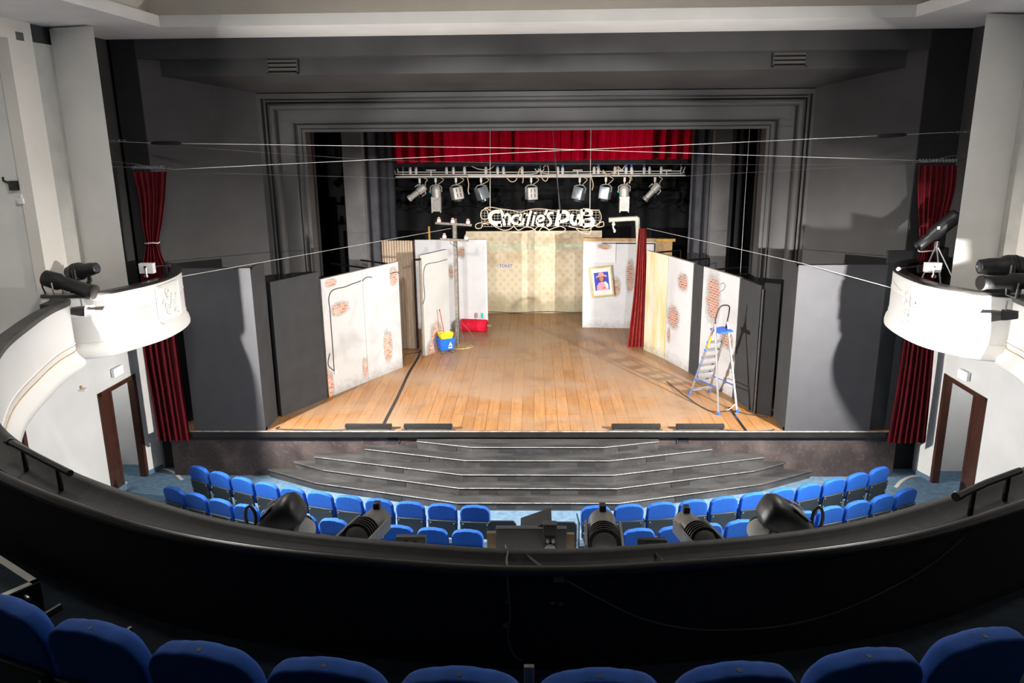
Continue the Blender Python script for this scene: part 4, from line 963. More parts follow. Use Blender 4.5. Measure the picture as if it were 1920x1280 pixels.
for u in (769, 780, 837, 850, 871, 911, 933, 944, 979, 1046, 1055, 1114, 1122, 1153, 1174, 1184, 1208, 1218, 1240):
    q = Sb(u, 320); mb = MB().lathe([(.03, -.10), (.045, -.04), (.045, .06), (.03, .12)], q, (0, 0, 1), 10); c_ = mb.build('connector', 'wire', bt)
    if u in (769, 837, 850, 933, 944, 1055, 1122, 1174, 1184, 1208): MB().lathe([(.034, .10), (.034, .19)], q, (0, 0, 1), 10).build('cap', 'ladder_blue', c_)
for u in (808, 1083, 1160, 1250): MB().tube([Sb(u-9, 319), Sb(u+9, 319)], .02, 6).tube([Sb(u, 319), Sb(u, 330)], .018, 6).build('clamp_bar', 'wire', bt)
for P_ in (((873, 312), (880, 309), (890, 314), (900, 317), (915, 318), (925, 312), (931, 303)), ((944, 318), (950, 332), (958, 340), (967, 338), (972, 325), (975, 316), (980, 318), (981, 335), (980, 343)), ((1014, 322), (1017, 335), (1024, 339), (1028, 330), (1028, 315), (1025, 309), (1018, 314)), ((1118, 312), (1125, 320), (1140, 326), (1150, 322), (1158, 312), (1165, 318), (1172, 310)), ((1130, 318), (1140, 330), (1152, 326), (1160, 314)), ((1186, 318), (1186, 326), (1181, 336), (1180, 344)), ((876, 330), (879, 345), (878, 357), (880, 364)), ((1108, 332), (1112, 345), (1110, 356))):
    MB().tube(crom([Sb(u, v, -.05) for u, v in P_], 5), .014, 6).build('cable', 'rope', bt)
for u in (756, 1013, 1276): MB().tube([Sb(u, 330), Sb(u, 330)+Vector((0, 0, 2.6))], .006, 5).build('hanging_wire', 'wire', bt)
def lantern(u, v, kind, aim, tilt, idx, label):
    q = aty(u, v, YB)+Vector((0, -.02, 0)); t = thing('stage_spotlight', label, 'stage light', q, 0, 'lanterns on the stage batten')
    MB().box((-.03, -.03, -.10), (.03, .03, .03)).tube([(0, 0, -.10), (0, 0, -.18)], .014, 6).build('clamp', 'wire', t, 0)
    rot = Matrix.Rotation(aim, 3, 'Y')                              # lean sideways in the picture
    c = Vector((0, 0, -.32))
    def T(p): return rot @ Vector(p) + c
    ym = MB(); w = .17
    ym.tube([T((-w, 0, -.06)), T((-w, 0, .08)), (-w*.6, 0, -.19), (0, 0, -.175), (w*.6, 0, -.19), T((w, 0, .08)), T((w, 0, -.06))], .014, 6); ym.build('yoke', 'lantern', t)
    if kind == 'profile':
        MB().lathe([(.05, .20), (.10, .18), (.115, .10), (.115, -.05), (.085, -.07), (.085, -.34), (.10, -.35), (.10, -.42), (.085, -.42)], c, rot @ Vector((0, 0, 1)), 16).build('body', 'lantern', t)
        MB().lathe([(.083, -.40), (.082, -.41)], c, rot @ Vector((0, 0, 1)), 16).build('lens', 'lens', t)
        MB().tube([T((.10, 0, -.12)), T((.17, 0, -.14))], .012, 6).build('shutter_handle', 'black', t)
    elif kind == 'long':
        MB().lathe([(.08, .12), (.13, .06), (.14, .0), (.14, -.22)], c, rot @ Vector((0, 0, 1)), 16).build('body', 'lantern', t)
        MB().box((-.13, -.11, -.62), (.13, .11, -.22)).box((-.145, -.125, -.24), (.145, .125, -.21)).box((-.14, -.12, -.66), (-.11, .12, -.2)).box((.11, -.12, -.66), (.14, .12, -.2)).build('snoot', 'lantern', t, 0, loc=c)
        MB().tube([(-.20, 0, -.04), (-.16, 0, -.10)], .02, 6).build('knob', 'teal', t, loc=c)
    else:
        mt = 'lantern' if kind == 'box' else 'lantern_blue'
        rz = Matrix.Rotation(aim, 3, 'Y') @ Matrix.Rotation(tilt, 3, 'Z')
        MB().box((-.15, -.15, -.20), (.15, .15, .16), rot=rz, bev=.02).build('body', mt, t, 30, loc=c+rot @ Vector((0, 0, -.08)))
        for k in (-1, 1):
            for j in range(2 if kind == 'box' else 0):
                ob = MB().box((k*.055-.013, -.153, -.13+.14*j), (k*.055+.013, -.149, -.02+.14*j)).build('vent_slot', 'lampdark', t, 0, loc=c+rot @ Vector((0, 0, -.08))); ob.rotation_euler = rz.to_euler()
        MB().lathe([(.12, 0), (.125, -.05), (.11, -.06)], c+rot @ Vector((0, 0, -.28)), rot @ Vector((0, 0, 1)), 16).build('lens', 'lens', t)
    MB().tube(crom([T((.05, .05, .15)), (.16, .05, -.10), (.22, .04, -.02), (.12, .03, .04)], 5), .010, 6).build('tail_cable', 'rope', t)
LN = [(787, 336, 'profile', .95, 0, 'slanted slim profile lantern, leftmost on the stage batten'), (817, 335, 'long', 0, 0, 'long upright lantern, second from the left on the stage batten'), (855, 335, 'box', -.15, .5, 'pale box shaped lantern right of the long one on the left of the batten'), (902, 335, 'steel', -.3, .6, 'steel blue box lantern left of the middle of the stage batten'), (996, 335, 'box', -.02, .35, 'pale box lantern at the middle of the stage batten'), (1087, 335, 'steel', .22, -.5, 'steel blue box lantern right of the middle of the stage batten'), (1136, 334, 'steel', .12, -.4, 'steel blue box lantern third from the right on the stage batten'), (1171, 334, 'long', 0, 0, 'long upright lantern, second from the right on the stage batten'), (1228, 334, 'profile', .75, 0, 'slanted slim profile lantern, rightmost on the stage batten')]
for i, L_ in enumerate(LN): lantern(L_[0], L_[1], L_[2], L_[3], L_[4], i, L_[5])

# ================================================================== steel wires across the hall
def wire(label, pts, r=.0042, mat='wire', turn=None):
    p0 = Vector(pts[0]); t = thing('hanging_wire', label, 'wire', p0); MB().tube([Vector(p)-p0 for p in pts], r, 6).build('line', mat, t)
    if turn:
        a, b = [Vector(p)-p0 for p in turn]; k = (b-a)
        MB().tube([a, a+k*.08, a+k*.5, a+k*.92, b], [.012, .03, .036, .032, .015], 8).build('turnbuckle', 'black', t)
    return t
Y0 = 14.9
wire('steel wire crossing from the left turnbuckle down to the right curtain rod', [(-7.9, Y0, 6.78), aty(283, 268, Y0), aty(1000, 278, Y0), aty(1790, 303, Y0)], turn=(aty(283, 268, Y0), aty(340, 268, Y0)))
wire('steel wire crossing from the left curtain rod up to the right turnbuckle', [aty(315, 318, Y0+.1), aty(1035, 283, Y0+.1), aty(1700, 252, Y0+.1), (7.9, Y0+.1, 6.80)], turn=(aty(1700, 252, Y0+.1), aty(1645, 256, Y0+.1)))
wire('thin dark wire sloping down behind the others from the left turnbuckle', [aty(285, 271, 15.2), aty(700, 300, 15.2), aty(1000, 307, 15.2), aty(1500, 309, 15.2), aty(1722, 305, 15.2)], .0028, 'equip')
wire('thin dark wire at the height of the curtain rods', [aty(312, 322, 15.25), aty(745, 334, 15.25), aty(1280, 330, 15.25), aty(1722, 306, 15.25)], .0028, 'equip')
wire('pale wire from the top of the utility post down to the left box', [aty(846, 428, 21.4), aty(449, 499, 14.99), aty(330, 520, 13.6)], .005)
wire('pale wire from the pipe stand down to the right box', [aty(1213, 428, 21.4), aty(1506, 494, 14.99), aty(1692, 545, 13.45)], .005)
for s, (u, v) in ((-1, (222, 263)), (1, (1786, 248))):
    nm = 'left' if s < 0 else 'right'; q = aty(u, v, 14.9); t = thing('cable_anchor', 'chain anchor of the wires on the %s wall' % nm, 'anchor', (s*7.95, 14.9, q.z))
    MB().box((-.02, -.06, -.06), (.02, .06, .06)).build('plate', 'chrome', t, 0)
    for k in range(7):
        x = -s*(.05+.055*k); an = (k % 2)*PI/2
        MB().tube([(x+.035*math.cos(j*PI/4), .018*math.sin(j*PI/4)*math.cos(an), .018*math.sin(j*PI/4)*math.sin(an)) for j in range(8)], .007, 5, closed=True).build('link', 'chrome', t)
# ================================================================== seats
def seat_outline(w=.252, z0=.44, z1=.885, r=.15):
    P = []
    n = 9
    for k in range(n+1): a = PI/2*k/n; P.append((w-r+r*math.cos(a)**.8 if a < PI/2 else w-r, z1-r*.95-.012+r*.95*math.sin(a)))
    P += [(.05, z1), (-.05, z1)]
    for k in range(n+1):
        a = PI/2+PI/2*k/n; c = -math.cos(a); P.append((-(w-r)-r*(c**.8 if c > 0 else 0), z1-r*.95-.012+r*.95*math.sin(a)))
    P += [(-w*.97, z0+.03), (-w*.92, z0), (w*.92, z0), (w*.97, z0+.03)]
    return P
def make_seat(label, group):
    t = thing('theatre_seat', label, 'seat', (0, 0, 0), 0, group)
    tilt = (math.radians(9), 0, 0)
    back = MB().outline(seat_outline(), -.045, .045, .034, .010, .014).build('backrest', 'seatblue', t, 75, loc=(0, .05, 0)); back.rotation_euler = tilt
    bp = MB().outline([(.235, .60), (.235, .30), (.20, .26), (-.20, .26), (-.235, .30), (-.235, .60)], -.075, -.045, .008).build('back_board', 'seatpanel', t, 40, loc=(0, .045, 0)); bp.rotation_euler = tilt
    for x in (-1, 1):
        for z in (.40, .56): MB().lathe([(.009, 0), (.009, .006), (.004, .008)], (x*.20, -.073, z), (0, -1, 0), 8).build('screw', 'screw', bp)
    cu = MB().outline([(.21, .32), (.22, .54), (.18, .60), (-.18, .60), (-.22, .54), (-.21, .32)], .03, .11, .03, .005).build('seat', 'seatblue', t, 75, loc=(0, .04, 0)); cu.rotation_euler = (math.radians(3), 0, 0)
    for x in (-1,):
        MB().box((x*.262-.006, -.02, 0), (x*.262+.006, .16, .50)).box((x*.262-.008, -.03, .50), (x*.262+.008, .34, .535)).build('side_frame', 'black', t, 0)
    MB().lathe([(.010, 0), (.010, .003)], (0, -.012, .884), (0, -.05, 1), 10).build('number_plate', 'equip', back)
    return t
proto = make_seat('', None); used = False
def put_seat(x, y, z, rz, label, group):
    global used
    o = proto if not used else copy_tree(proto)
    used = True
    o.location = (x, y, z); o.rotation_euler = (0, 0, rz); o['label'] = label; o['group'] = group
def arc(R, cy, arcs, z, labs, group, cx=0.02):
    for s_, lab in zip(arcs, labs):
        th = s_/R; put_seat(cx+R*math.sin(th), cy-R*math.cos(th), z, th, lab, group)
for row, R, a0, nm in ((0, 13.17, 1.00, 'front'), (1, 14.00, 1.06, 'second')):
    for s, sd in ((-1, 'left'), (1, 'right')):
        labs = ['blue theatre seat in the %s stalls row, %s block, %s from the middle aisle' % (nm, sd, ORD[k]) for k in range(11)]
        arc(R, 25.2, [s*(a0+.553*k) for k in range(11)], 0, labs, 'seats of the %s stalls row' % nm)
NB = ['blue balcony seat cut by the left edge of the photo', 'blue balcony seat second from the left edge', 'blue balcony seat third from the left edge', 'blue balcony seat fourth from the left edge', 'blue balcony seat just left of the balcony middle', 'blue balcony seat just right of the balcony middle', 'blue balcony seat third from the right edge', 'blue balcony seat second from the right edge', 'blue balcony seat cut by the right edge of the photo']
arc(6.2, 8.85, [-.28+.523*k for k in range(-4, 5)], 4.04, NB, 'seats of the front balcony row', 0)
# black chairs standing in the middle aisle
for i, (u0, u1, v) in enumerate(((914, 968, 976), (1033, 1082, 978))):
    a = aty(u0, v, 11.35); b = aty(u1, v, 11.35); w = (b.x-a.x)/2; h = a.z
    t = thing('folding_chair', 'plain black chair in the middle aisle at the %s, behind the second row' % ('left' if i == 0 else 'right'), 'chair', ((a.x+b.x)/2, 11.35, 0), 0, 'black chairs in the aisle')
    MB().outline([(w, h-.34), (w, h-.05), (w-.04, h), (-w+.04, h), (-w, h-.05), (-w, h-.34)], -.02, .02, .01).build('backrest', 'black', t, 40)
    MB().box((-w, .05, .44), (w, .46, .49), bev=.01).build('seat', 'black', t, 40)
    for x in (-1, 1):
        MB().tube([(x*w*.9, 0, h-.05), (x*w*.9, .02, .45), (x*w*.9, -.06, 0)], .013, 6).build('leg', 'black', t); MB().tube([(x*w*.9, .44, .45), (x*w*.9, .47, 0)], .013, 6).build('leg', 'black', t)

# ================================================================== lamps on the balcony ledge
def ledge_par(near, far, r, label, oy=4.50):
    a = aty(near[0], near[1], oy); b = aty(far[0], far[1], oy+.42); t = thing('par_lamp', label, 'stage light', a, 0, 'ribbed lamps on the balcony ledge')
    ax = (b-a).normalized(); L = (b-a).length; x = ax.cross(Vector((0, 0, 1))).normalized(); zz = x.cross(ax)
    bd = MB().lathe([(r*.55, -.02), (r*.85, 0), (r*.95, .06), (r*.98, L*.40), (r, L*.42), (r, L), (r*.9, L+.01)], (0, 0, 0), ax, 22).build('body', 'lampgrey', t)
    m = MB()
    for k in range(5): m.lathe([(r*.9, .01+.036*k), (r*1.12, .012+.036*k), (r*1.12, .022+.036*k), (r*.9, .024+.036*k)], (0, 0, 0), ax, 22, cap=False)
    m.build('cooling_ribs', 'lampdark', bd)
    MB().lathe([(r*.9, L+.012), (r*.85, L+.016)], (0, 0, 0), ax, 20).build('lens', 'lens', bd)
    for s in (-1, 1):
        c = x*s*(r+.02); m = MB()
        P = [c-x*.008+zz*.05+ax*(-.06), c+x*.008+zz*.05+ax*(-.06)]
        m.grid([[c+ax*d+zz*h_+x*.008*sg for d, h_ in ((-.08, -.05), (-.08, .03), (L*.75, .05), (L*.8, -.03))] for sg in (-1, 1)], closed=True)
        m.face([c+ax*d+zz*h_+x*.008 for d, h_ in ((-.08, -.05), (-.08, .03), (L*.75, .05), (L*.8, -.03))]); m.face([c+ax*d+zz*h_-x*.008 for d, h_ in ((-.08, -.05), (-.08, .03), (L*.75, .05), (L*.8, -.03))])
        m.build('yoke_arm', 'lampgrey', t, 0)
    top = ax*L*.92+zz*r
    MB().box(top-Vector((.022, .03, .01)), top+Vector((.022, .03, .045)), bev=.006).build('clamp_knob', 'lampdark', t, 40)
    MB().tube([(0, .05, -r*.9), (0, -.05, -.22), (0, -.10, -.26)], .018, 6).build('bracket', 'black', t)
ledge_par((668, 1010), (710, 973), .088, 'grey ribbed lamp on the balcony ledge left of the middle')
ledge_par((1133, 1022), (1129, 978), .094, 'grey ribbed lamp on the balcony ledge right beside the control box')
ledge_par((1322, 1016), (1284, 980), .084, 'grey ribbed lamp on the balcony ledge between control box and right moving head')
def ledge_head(pts, s, label):
    y = 4.85; P = [aty(u, v, y) for u, v in pts]; o = P[0]
    t = thing('moving_head_lamp', label, 'stage light', o, 0, 'moving head lamps on the balcony ledge')
    a = P[0]-o; b = P[1]-o; ax = (b-a); L = ax.length; ax.normalize()
    prof = [(.03, -.06), (.055, -.05), (.085, .0), (.110, L*.3), (.128, L*.7), (.130, L*.95), (.118, L*1.08), (.09, L*1.15), (.05, L*1.17)]
    sx = ax.cross(Vector((0, 0, 1))).normalized(); sz = sx.cross(ax)
    def sect(tt, hw_, hh): return [a+ax*L*tt+sx*hw_*math.copysign(abs(math.cos(k*PI/14))**.7, math.cos(k*PI/14))+sz*(hh*(1 if k < 14 else .6)*math.copysign(abs(math.sin(k*PI/14))**.75, math.sin(k*PI/14))) for k in range(28)]
    S_ = [sect(*q) for q in ((-.22, .03, .015), (-.18, .075, .03), (-.05, .11, .06), (.2, .14, .095), (.55, .15, .125), (.9, .148, .135), (1.08, .13, .12), (1.14, .10, .09), (1.16, .03, .03))]
    m = MB(); m.grid(S_, closed=True); m.face(S_[0]); m.face(S_[-1]); h = m.build('head', 'black', t, 60)
    m = MB()
    for k in (-1, 1): m.grid([[a+ax*L*tt+sx*(k*.06+w_)+sz*hh for w_ in (-.03, .03)] for tt, hh in ((.05, .088), (.3, .118), (.6, .137))])
    m.build('cover_strip', 'lampdark', h)
    up = Vector((0, 0, 1)); top = a+ax*L*.55+Vector((0, -.02, .118)); MB().box(top-Vector((.05, .03, .008)), top+Vector((.05, .03, .010)), rot=Matrix.Rotation(-math.atan2(ax.z, ax.x), 3, 'Y')).build('label_plate', 'lampgrey', h, 0)
    q = P[2]-o; MB().lathe([(.02, .06), (.07, .045), (.085, .0), (.085, -.06)], q, (s*.75, -.55, .2), 20).build('lens', 'paleglass', t)
    MB().lathe([(.088, -.05), (.098, .0), (.088, .01)], q, (s*.75, -.55, .2), 20, cap=False).build('lens_ring', 'black', t)
    c = P[3]-o; MB().tube([c+Vector((.035*math.cos(k*.52), 0, .085*math.sin(k*.52))) for k in range(12)], .012, 7, closed=True).build('handle', 'black', t)
    m = MB(); m.box(a+ax*L*.5-Vector((.13, .10, .26)), a+ax*L*.5+Vector((.13, .10, -.15)), bev=.015); m.build('base', 'black', t, 40)
    for k in (-1, 1): MB().box(a+ax*L*.5+Vector((-.03, k*.135-.015, -.2)), a+ax*L*.5+Vector((.03, k*.135+.015, .03)), bev=.01).build('yoke_arm', 'black', t, 40)
ledge_head([(497, 988), (556, 958), (569, 992), (470, 970)], 1, 'black moving head lamp on the balcony ledge at left')
ledge_head([(1508, 990), (1438, 962), (1424, 994), (1533, 972)], -1, 'black moving head lamp on the balcony ledge at right')
# control box with gadgets in the middle
yb = 4.52; a = aty(930, 1030, yb); b = aty(1063, 991, yb); cx = (a.x+b.x)/2
t = thing('control_box', 'grey equipment box standing on the middle of the balcony ledge', 'equipment', (cx, yb, a.z)); w = (b.x-a.x)/2; h = b.z-a.z
MB().box((-w, 0, 0), (w, .045, h), bev=.008).build('case', 'greyboard', t, 40)
MB().box((-w-.06, .05, -.02), (-w, .08, h*.6)).build('wood_block', 'cardboard', t, 0); MB().box((w, .05, -.02), (w+.05, .08, h*.55)).build('wood_block', 'cardboard', t, 0)
q0 = aty(1018, 1026, yb-.02)-Vector((cx, yb, a.z)); q1 = aty(1044, 978, yb-.02)-Vector((cx, yb, a.z))
ad = MB().box((q0.x, -.06, q0.z), (q1.x, 0, q1.z), bev=.006).build('power_unit', 'equip', t, 40)
MB().box((q0.x+.012, -.064, q0.z+.045), (q1.x-.012, -.058, q0.z+.10)).build('socket_face', 'black', ad, 0)
for k in range(2): MB().lathe([(.011, 0), (.011, .02)], (q0.x+.028+.035*k, -.064, q0.z+.075), (0, -1, 0), 10).build('plug', 'paleglass', ad)
MB().lathe([(.03, 0), (.036, .02), (.03, .03)], ((q0.x+q1.x)/2, -.06, q0.z+.02), (0, -1, 0), 14).build('dial', 'paleglass', ad)
f0 = aty(976, 992, yb+.10)-Vector((cx, yb, a.z)); f1 = aty(1034, 972, yb+.10)-Vector((cx, yb, a.z))
m = MB(); m.grid([[f0+Vector((0, -.07, 0)), f1+Vector((0, -.07, 0)), f1+Vector((0, .12, 0)), f0+Vector((0, .12, 0))], [f0+Vector((0, -.07, .018)), f1+Vector((0, -.07, .018)), f1+Vector((0, .12, .018)), f0+Vector((0, .12, .018))]], closed=True)
m.face([f0+Vector((0, -.07, .018)), f1+Vector((0, -.07, .018)), f1+Vector((0, .12, .018)), f0+Vector((0, .12, .018))]); m.build('flap', 'black', t, 0)
def small_box(u0, v0, u1, v1, y, name, label, mat, cat='box', d=.04):
    a = aty(u0, v1, y); b = aty(u1, v0, y); w = (b.x-a.x)/2; h = b.z-a.z
    t = thing(name, label, cat, ((a.x+b.x)/2, y, a.z)); MB().box((-w, 0, 0), (w, d, h), bev=.006).build('case', mat, t, 40)
    m = MB()
    for k in (-1, 1): m.box((k*w*.3-.012, -.004, h*.35), (k*w*.3+.012, .004, h*.7))
    m.build('slot', 'black', t, 0); return t
small_box(742, 1007, 798, 1026, 4.52, 'junction_box', 'small grey socket box on the balcony ledge right of the left ribbed lamp', 'equip')
small_box(1195, 1012, 1252, 1026, 4.50, 'junction_box', 'small dark socket box on the balcony ledge left of the right ribbed lamp', 'lampdark')
# cables over the ledge
def onparapet(u, v, off=.478):
    d = ray(u, v)
    lo_t, hi_t = 1.0, 9.0
    def inw(p):
        b_ = min(range(1, len(path)-1), key=lambda i: (path[i][0]-p.x)**2+(path[i][1]-p.y)**2); a_, c_ = path[b_-1], path[b_+1]
        t_ = Vector((c_[0]-a_[0], c_[1]-a_[1])).normalized(); return (p.x-path[b_][0])*t_.y-(p.y-path[b_][1])*t_.x
    for _ in range(40):
        m_ = (lo_t+hi_t)/2
        if inw(CAM+d*m_) > off: lo_t = m_
        else: hi_t = m_
    return CAM+d*lo_t
def ledge_cable(P, label, r=.007, mat='black_rubber'):
    p = [onparapet(u, v) if y is None else aty(u, v, y) for u, v, y in P]; o = p[0]; t = thing('cable', label, 'cable', o); MB().tube([q-o for q in crom(p, 6)], r, 6).build('line', mat, t)
ledge_cable([(948, 1022, 4.40), (952, 1035, 4.20), (950, 1048, 4.03), (951, 1062, 3.84), (951, 1085, None), (956, 1150, None), (952, 1190, None), (962, 1225, None), (980, 1240, None)], 'thin dark cable hanging down the middle of the black parapet', .006, 'equip')
ledge_cable([(970, 1026, 4.36), (990, 1042, 4.18), (1010, 1058, 3.99), (1018, 1064, 3.88)], 'black cable running over the ledge right of the middle', .008)
ledge_cable([(1222, 1026, 4.36), (1232, 1040, 4.22), (1245, 1052, 4.08)], 'short black cable over the ledge by the right socket box', .007)
ledge_cable([(1062, 1088, None), (1120, 1120, None), (1200, 1158, None), (1290, 1178, None), (1380, 1180, None), (1470, 1172, None), (1560, 1150, None), (1650, 1112, None), (1740, 1062, None), (1810, 1005, None)], 'long thin cable sagging across the right half of the parapet', .0045, 'equip')
q = onparapet(1048, 1086); t = thing('wall_card', 'small pale card stuck on the parapet right of the middle', 'card', q); MB().box((-.030, -.003, -.015), (.030, .003, .015)).build('card', 'greyboard', t, 0)
for k, (u, v, w, h) in enumerate(((948, 1172, .012, .016), (951, 1128, .010, .012), (1036, 1130, .012, .010), (1052, 1132, .014, .012))):
    q = onparapet(u, v); t = thing('tape_scrap', 'torn scrap of pale tape on the black parapet, %s from the left' % ORD[k], 'tape', q, 0, 'tape scraps on the parapet')
    MB().outline([(w*math.cos(j)*(1+.3*math.sin(2.3*j+k)), h*math.sin(j)*(1+.3*math.cos(1.7*j))) for j in [x*.628 for x in range(10)]], -.002, .002, .001).build('tape', 'greyboard', t, 0)
# carpeted aisle step of the balcony at the left
c = Vector((-3.09, 4.31)); e1 = Vector((-.83, .555)); e2 = Vector((-.555, -.83)); t = thing('aisle_step', 'carpeted balcony step with pale edge strips at the left of the photo', 'step', (c.x, c.y, 4.05))
MB().prism([(0, 0), tuple(e1*1.1), tuple(e1*1.1+e2*1.0), tuple(e2*1.0)], 0, .15).build('step', 'carpet_dark', t, 0)
for A_, B_ in ((e1, e2), (e2, e1)): MB().prism([(0, 0), tuple(A_*1.1), tuple(A_*1.1+B_*.045), tuple(B_*.045)], .15, .158).build('edge_strip', 'edge', t, 0)
MB().lathe([(.018, 0), (.018, .05), (.012, .06)], tuple(e2*.10)+(.10,), (.8, -.5, 0), 10).build('bolt', 'chrome', t)
t = thing('seat_end_plate', 'dark metal plate between two seats at the middle of the balcony row', 'plate', aty(992, 1248, 2.66)); MB().box((-.020, -.01, -.5), (.020, .012, .0), bev=.004).build('plate', 'lampgrey', t, 40)

# ================================================================== lamps in the boxes
def moving_head(p, aim, sc, label, base=True):
    t = thing('moving_head_lamp', label, 'stage light', p); ax = Vector(aim).normalized(); x = ax.cross(Vector((0, 0, 1))).normalized()
    h = MB().lathe([(.05*sc, -.30*sc), (.13*sc, -.28*sc), (.16*sc, -.18*sc), (.165*sc, .02*sc), (.13*sc, .08*sc), (.125*sc, .24*sc), (.12*sc, .26*sc), (.105*sc, .36*sc), (.09*sc, .37*sc)], (0, 0, 0), ax, 22).build('head', 'black', t)
    MB().lathe([(.08*sc, .371*sc), (.07*sc, .376*sc)], (0, 0, 0), ax, 20).build('lens', 'lens', h)
    m = MB()
    for k in range(3): m.lathe([(.16*sc, (-.14+.05*k)*sc), (.175*sc, (-.135+.05*k)*sc), (.175*sc, (-.12+.05*k)*sc), (.16*sc, (-.115+.05*k)*sc)], (0, 0, 0), ax, 22, cap=False)
    m.build('cooling_fins', 'lampdark', h)
    for s in (-1, 1): MB().tube([x*s*.20*sc+Vector((0, 0, .06*sc)), x*s*.20*sc+Vector((0, 0, -.22*sc)), x*s*.12*sc+Vector((0, 0, -.30*sc))], [.035*sc, .045*sc, .05*sc], 8).build('yoke_arm', 'black', t)
    MB().box((-.2*sc, -.15*sc, -.48*sc), (.2*sc, .15*sc, -.30*sc), bev=.02*sc).build('base', 'black', t, 40)
moving_head(aty(152, 508, 12.75), (.93, -.15, .18), .85, 'black moving head lamp standing on the left box, its lens towards the hall')
moving_head(aty(1885, 500, 12.1), (-1, .05, 0), 1.05, 'black moving head lamp standing on the right box at the edge of the photo')
def lying(u0, v0, u1, v1, y, r, label):
    a = aty(u0, v0, y); b = aty(u1, v1, y-.1); t = thing('profile_lamp', label, 'stage light', a); ax = (b-a); L = ax.length; ax.normalize()
    MB().lathe([(r*.6, 0), (r, .03), (r*1.05, L*.3), (r*.8, L*.36), (r*.8, L*.9), (r*.9, L*.92), (r*.9, L)], (0, 0, 0), ax, 18).build('body', 'black', t)
    MB().tube([ax*L*.25+Vector((0, -.14, 0)), ax*L*.25+Vector((0, -.12, -.22)), ax*L*.25+Vector((0, .12, -.22)), ax*L*.25+Vector((0, .14, 0))], .014, 6).build('yoke', 'lampgrey', t)
    MB().tube(crom([(0, 0, 0), (-.05, 0, -.12), (0, 0, -.28), (.12, -.05, -.32)], 5), .012, 6).build('tail_cable', 'black_rubber', t)
    return t
lying(82, 520, 178, 548, 12.15, .13, 'long black lamp lying below the moving head on the left box')
t = lying(1920, 527, 1838, 530, 11.6, .12, 'long black lamp lying below the moving head on the right box')
# followspot behind the right box
a = aty(1722, 462, 14.2); b = aty(1792, 405, 13.9); t = thing('followspot', 'long black followspot on a silver tripod behind the right box', 'stage light', a); ax = b-a; L = ax.length; ax.normalize()
MB().lathe([(.10, -.02), (.105, 0), (.09, .04), (.09, L*.35), (.12, L*.42), (.13, L), (.10, L+.05)], (0, 0, 0), ax, 20).build('body', 'black', t); MB().lathe([(.085, -.015), (.08, -.012)], (0, 0, 0), ax, 18).build('lens', 'paleglass', t)
o = Vector(a); hb = aty(1756, 458, 14.1)-o
for u, v in ((1738, 500), (1760, 498), (1776, 500)): MB().tube([hb, aty(u, v, 13.9)-o, (aty(u, v, 13.9)-o)+(aty(u, v, 13.9)-o-hb)*.9], .014, 6).build('leg', 'alu', t)
MB().lathe([(.05, -.05), (.05, .06)], hb, (0, 0, 1), 10).build('head', 'lampdark', t)
q = ax*L*.55+Vector((-.03, -.11, .05)); MB().box(q-Vector((.05, .01, .025)), q+Vector((.05, .01, .025))).build('sticker', 'paper', t, 0)
for s, u0, v0, u1, v1, y in ((-1, 264, 493, 288, 512, 13.6), (1, 1733, 492, 1764, 510, 13.2)):
    nm = 'left' if s < 0 else 'right'; a = aty(u0, v1, y); b = aty(u1, v0, y); w = (b.x-a.x)/2; h = b.z-a.z
    t = thing('control_unit', 'small white control unit on a clamp at the %s box' % nm, 'equipment', ((a.x+b.x)/2, y, 4.47))
    MB().box((-w, -.05, a.z-4.47), (w, .06, b.z-4.47), bev=.008).build('case', 'paper', t, 40)
    MB().tube([(0, -.06, (b.z-4.47)*.8), (0, -.07, .02)], .016, 6).lathe([(.04, 0), (.04, .04)], (0, -.07, 0), (0, 0, 1), 10).build('clamp', 'chrome', t)
    MB().lathe([(.02, 0), (.02, .03)], (0, -.06, (b.z-4.47)*.75), (0, -1, 0), 8).build('knob', 'black', t)
    t = thing('outrigger_arm', 'short black clamp arm with a pulley on the rim of the %s box' % nm, 'bracket', (s*6.62, 13.9 if s < 0 else 13.6, 4.48))
    e = aty(316 if s < 0 else 1684, 498 if s < 0 else 504, 14.0 if s < 0 else 13.5)-Vector(t.location)
    MB().tube([(s*.35, -.1, .08), (s*.1, 0, .12), e], .016, 6).build('arm', 'black', t); MB().lathe([(.035, -.02), (.035, .02)], e, (0, 1, 0), 12).build('pulley', 'chrome', t)
    MB().box((-.03, -.03, -.01), (.03, .03, .12)).build('clamp', 'black', t, 0)
# black lamp and white socket on the alcove wall at left
q = aty(25, 346, 12.5); t = thing('wall_spotlight', 'small black spotlight on the wall of the left alcove', 'lamp', q); MB().box((-.06, -.04, -.09), (.07, .06, .06), bev=.01).build('housing', 'black', t, 40); MB().tube([(-.06, 0, .02), (-.16, .02, .06), (-.16, .02, .12)], .02, 6).build('arm', 'black', t)
q = aty(39, 376, 12.49); t = thing('wall_socket', 'white wall socket below the black spotlight at left', 'socket', q); MB().box((-.05, -.02, -.05), (.05, .02, .04), bev=.006).build('plate', 'paper', t, 40); MB().box((.0, -.01, .04), (.03, .01, .10)).build('plug', 'paper', t, 0)
q = aty(37, 68, 12.49); t = thing('wall_plate', 'small grey square plate near the top of the left cream pier', 'plate', atx(37, 68, -7.915)); MB().box((-.006, -.09, -.06), (.006, .09, .06)).build('plate', 'greyboard', t, 0)

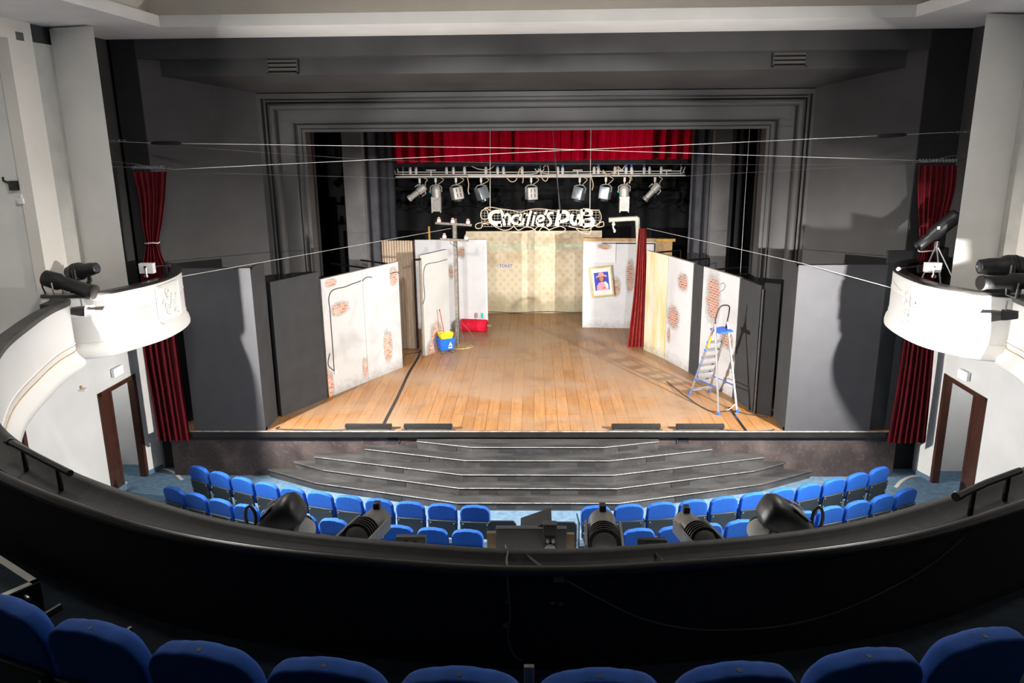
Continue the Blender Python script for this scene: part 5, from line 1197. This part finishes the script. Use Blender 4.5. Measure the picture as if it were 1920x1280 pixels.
# ================================================================== floodlights: the lights that light the stage
E_FLOOD = 74000
def flood(p, aim, s, label):
    t = thing('floodlight', label, 'stage light', p); ax = Vector(aim).normalized(); x = ax.cross(Vector((0, 0, 1))).normalized(); zz = x.cross(ax); R = Matrix((x, zz, -ax)).transposed()
    # housing: a shallow open case around the lamp face
    m = MB(); k = .08
    def ring(w, d): return [ -ax*d + x*a*w + zz*b*w*.8 for a, b in ((-1, -1), (1, -1), (1, 1), (-1, 1))]
    m.grid([ring(k, -.04), ring(k, .02), ring(k*.7, .16)], closed=True); m.face(ring(k*.7, .16)); m.build('housing', 'lampdark', t, 0)
    le = MB().face([x*a*k*.93+zz*b*.03 for a, b in ((-1, -1), (1, -1), (1, 1), (-1, 1))]).build('lamp_face', emit('floodlight_glow_%s' % s, (255, 250, 244), E_FLOOD), t, 0)
    for q in (-1,):
        m = MB(); m.grid([[ax*.04+x*q*k-zz*k*.8, ax*.04+x*q*k+zz*k*.8], [ax*.15+x*q*k*1.8-zz*k*.9, ax*.15+x*q*k*1.8+zz*k*.9]]); m.build('barn_door', 'equip', t, 0)
    MB().grid([[ax*.03-x*k*1.2+zz*.038, ax*.03+x*k*1.2+zz*.038], [ax*.29-x*k*1.9+zz*.052, ax*.29+x*k*1.9+zz*.052]]).build('top_flag', 'equip', t, 0)
    MB().tube([(0, 0, .07), (0, 0, .18), (s*.0, .0, .20)], .014, 6).build('hook_arm', 'alu', t)
    return t
FL = flood(aty(155, 583, 11.76), (.90, .38, -.10), -1, 'glowing floodlight hanging below the rim of the left box')
FR = flood(aty(1884, 590, 10.95), (-.82, .56, -.12), 1, 'floodlight seen from behind hanging below the rim of the right box')

# ================================================================== house lights and added stage fill
def area(name, loc, aim, size, power, col=(1, .97, .93), spread=180):
    ld = bpy.data.lights.new(name, 'AREA'); ld.shape = 'DISK'; ld.size = size; ld.energy = power; ld.color = col; ld.spread = math.radians(spread)
    o = bpy.data.objects.new(name, ld); COL.objects.link(o); o.location = loc
    o.rotation_euler = (Vector(aim)-Vector(loc)).to_track_quat('-Z', 'Y').to_euler(); return o
for i, (x, y) in enumerate(((-4.2, 6.0), (4.2, 6.0), (-4.4, 9.6), (4.4, 9.6))):
    area('house_light_%d' % i, (x, y, 8.76), (x, y, 0), .5, 170 if y > 8 else 40)
def spot(name, loc, aim, power, ang, blend=.5, col=(1, .975, .95), r=.10):
    ld = bpy.data.lights.new(name, 'SPOT'); ld.energy = power; ld.spot_size = math.radians(ang); ld.spot_blend = blend; ld.color = col; ld.shadow_soft_size = r
    o = bpy.data.objects.new(name, ld); COL.objects.link(o); o.location = loc; o.rotation_euler = (Vector(aim)-Vector(loc)).to_track_quat('-Z', 'Y').to_euler(); return o
for i, x in enumerate((-2.6, 2.6)): spot('added_stage_fill_%d' % i, (x, 8.0, 8.45), (x*.1, 20.5, 3.2), 2300, 46, .4)  # unseen pair of spots, added to brighten the set beyond the floodlights
w = bpy.data.worlds.new('hall_air'); SC.world = w; w.use_nodes = True
w.node_tree.nodes['Background'].inputs[0].default_value = (.9, .95, 1, 1); w.node_tree.nodes['Background'].inputs[1].default_value = .018

SC.view_settings.view_transform = 'Standard'; SC.view_settings.look = 'None'; SC.view_settings.exposure = 0.0; SC.view_settings.gamma = 1.0
SC.view_settings.use_curve_mapping = False
SC.cycles.max_bounces = 6; SC.cycles.diffuse_bounces = 4; SC.cycles.glossy_bounces = 3; SC.cycles.sample_clamp_indirect = 4
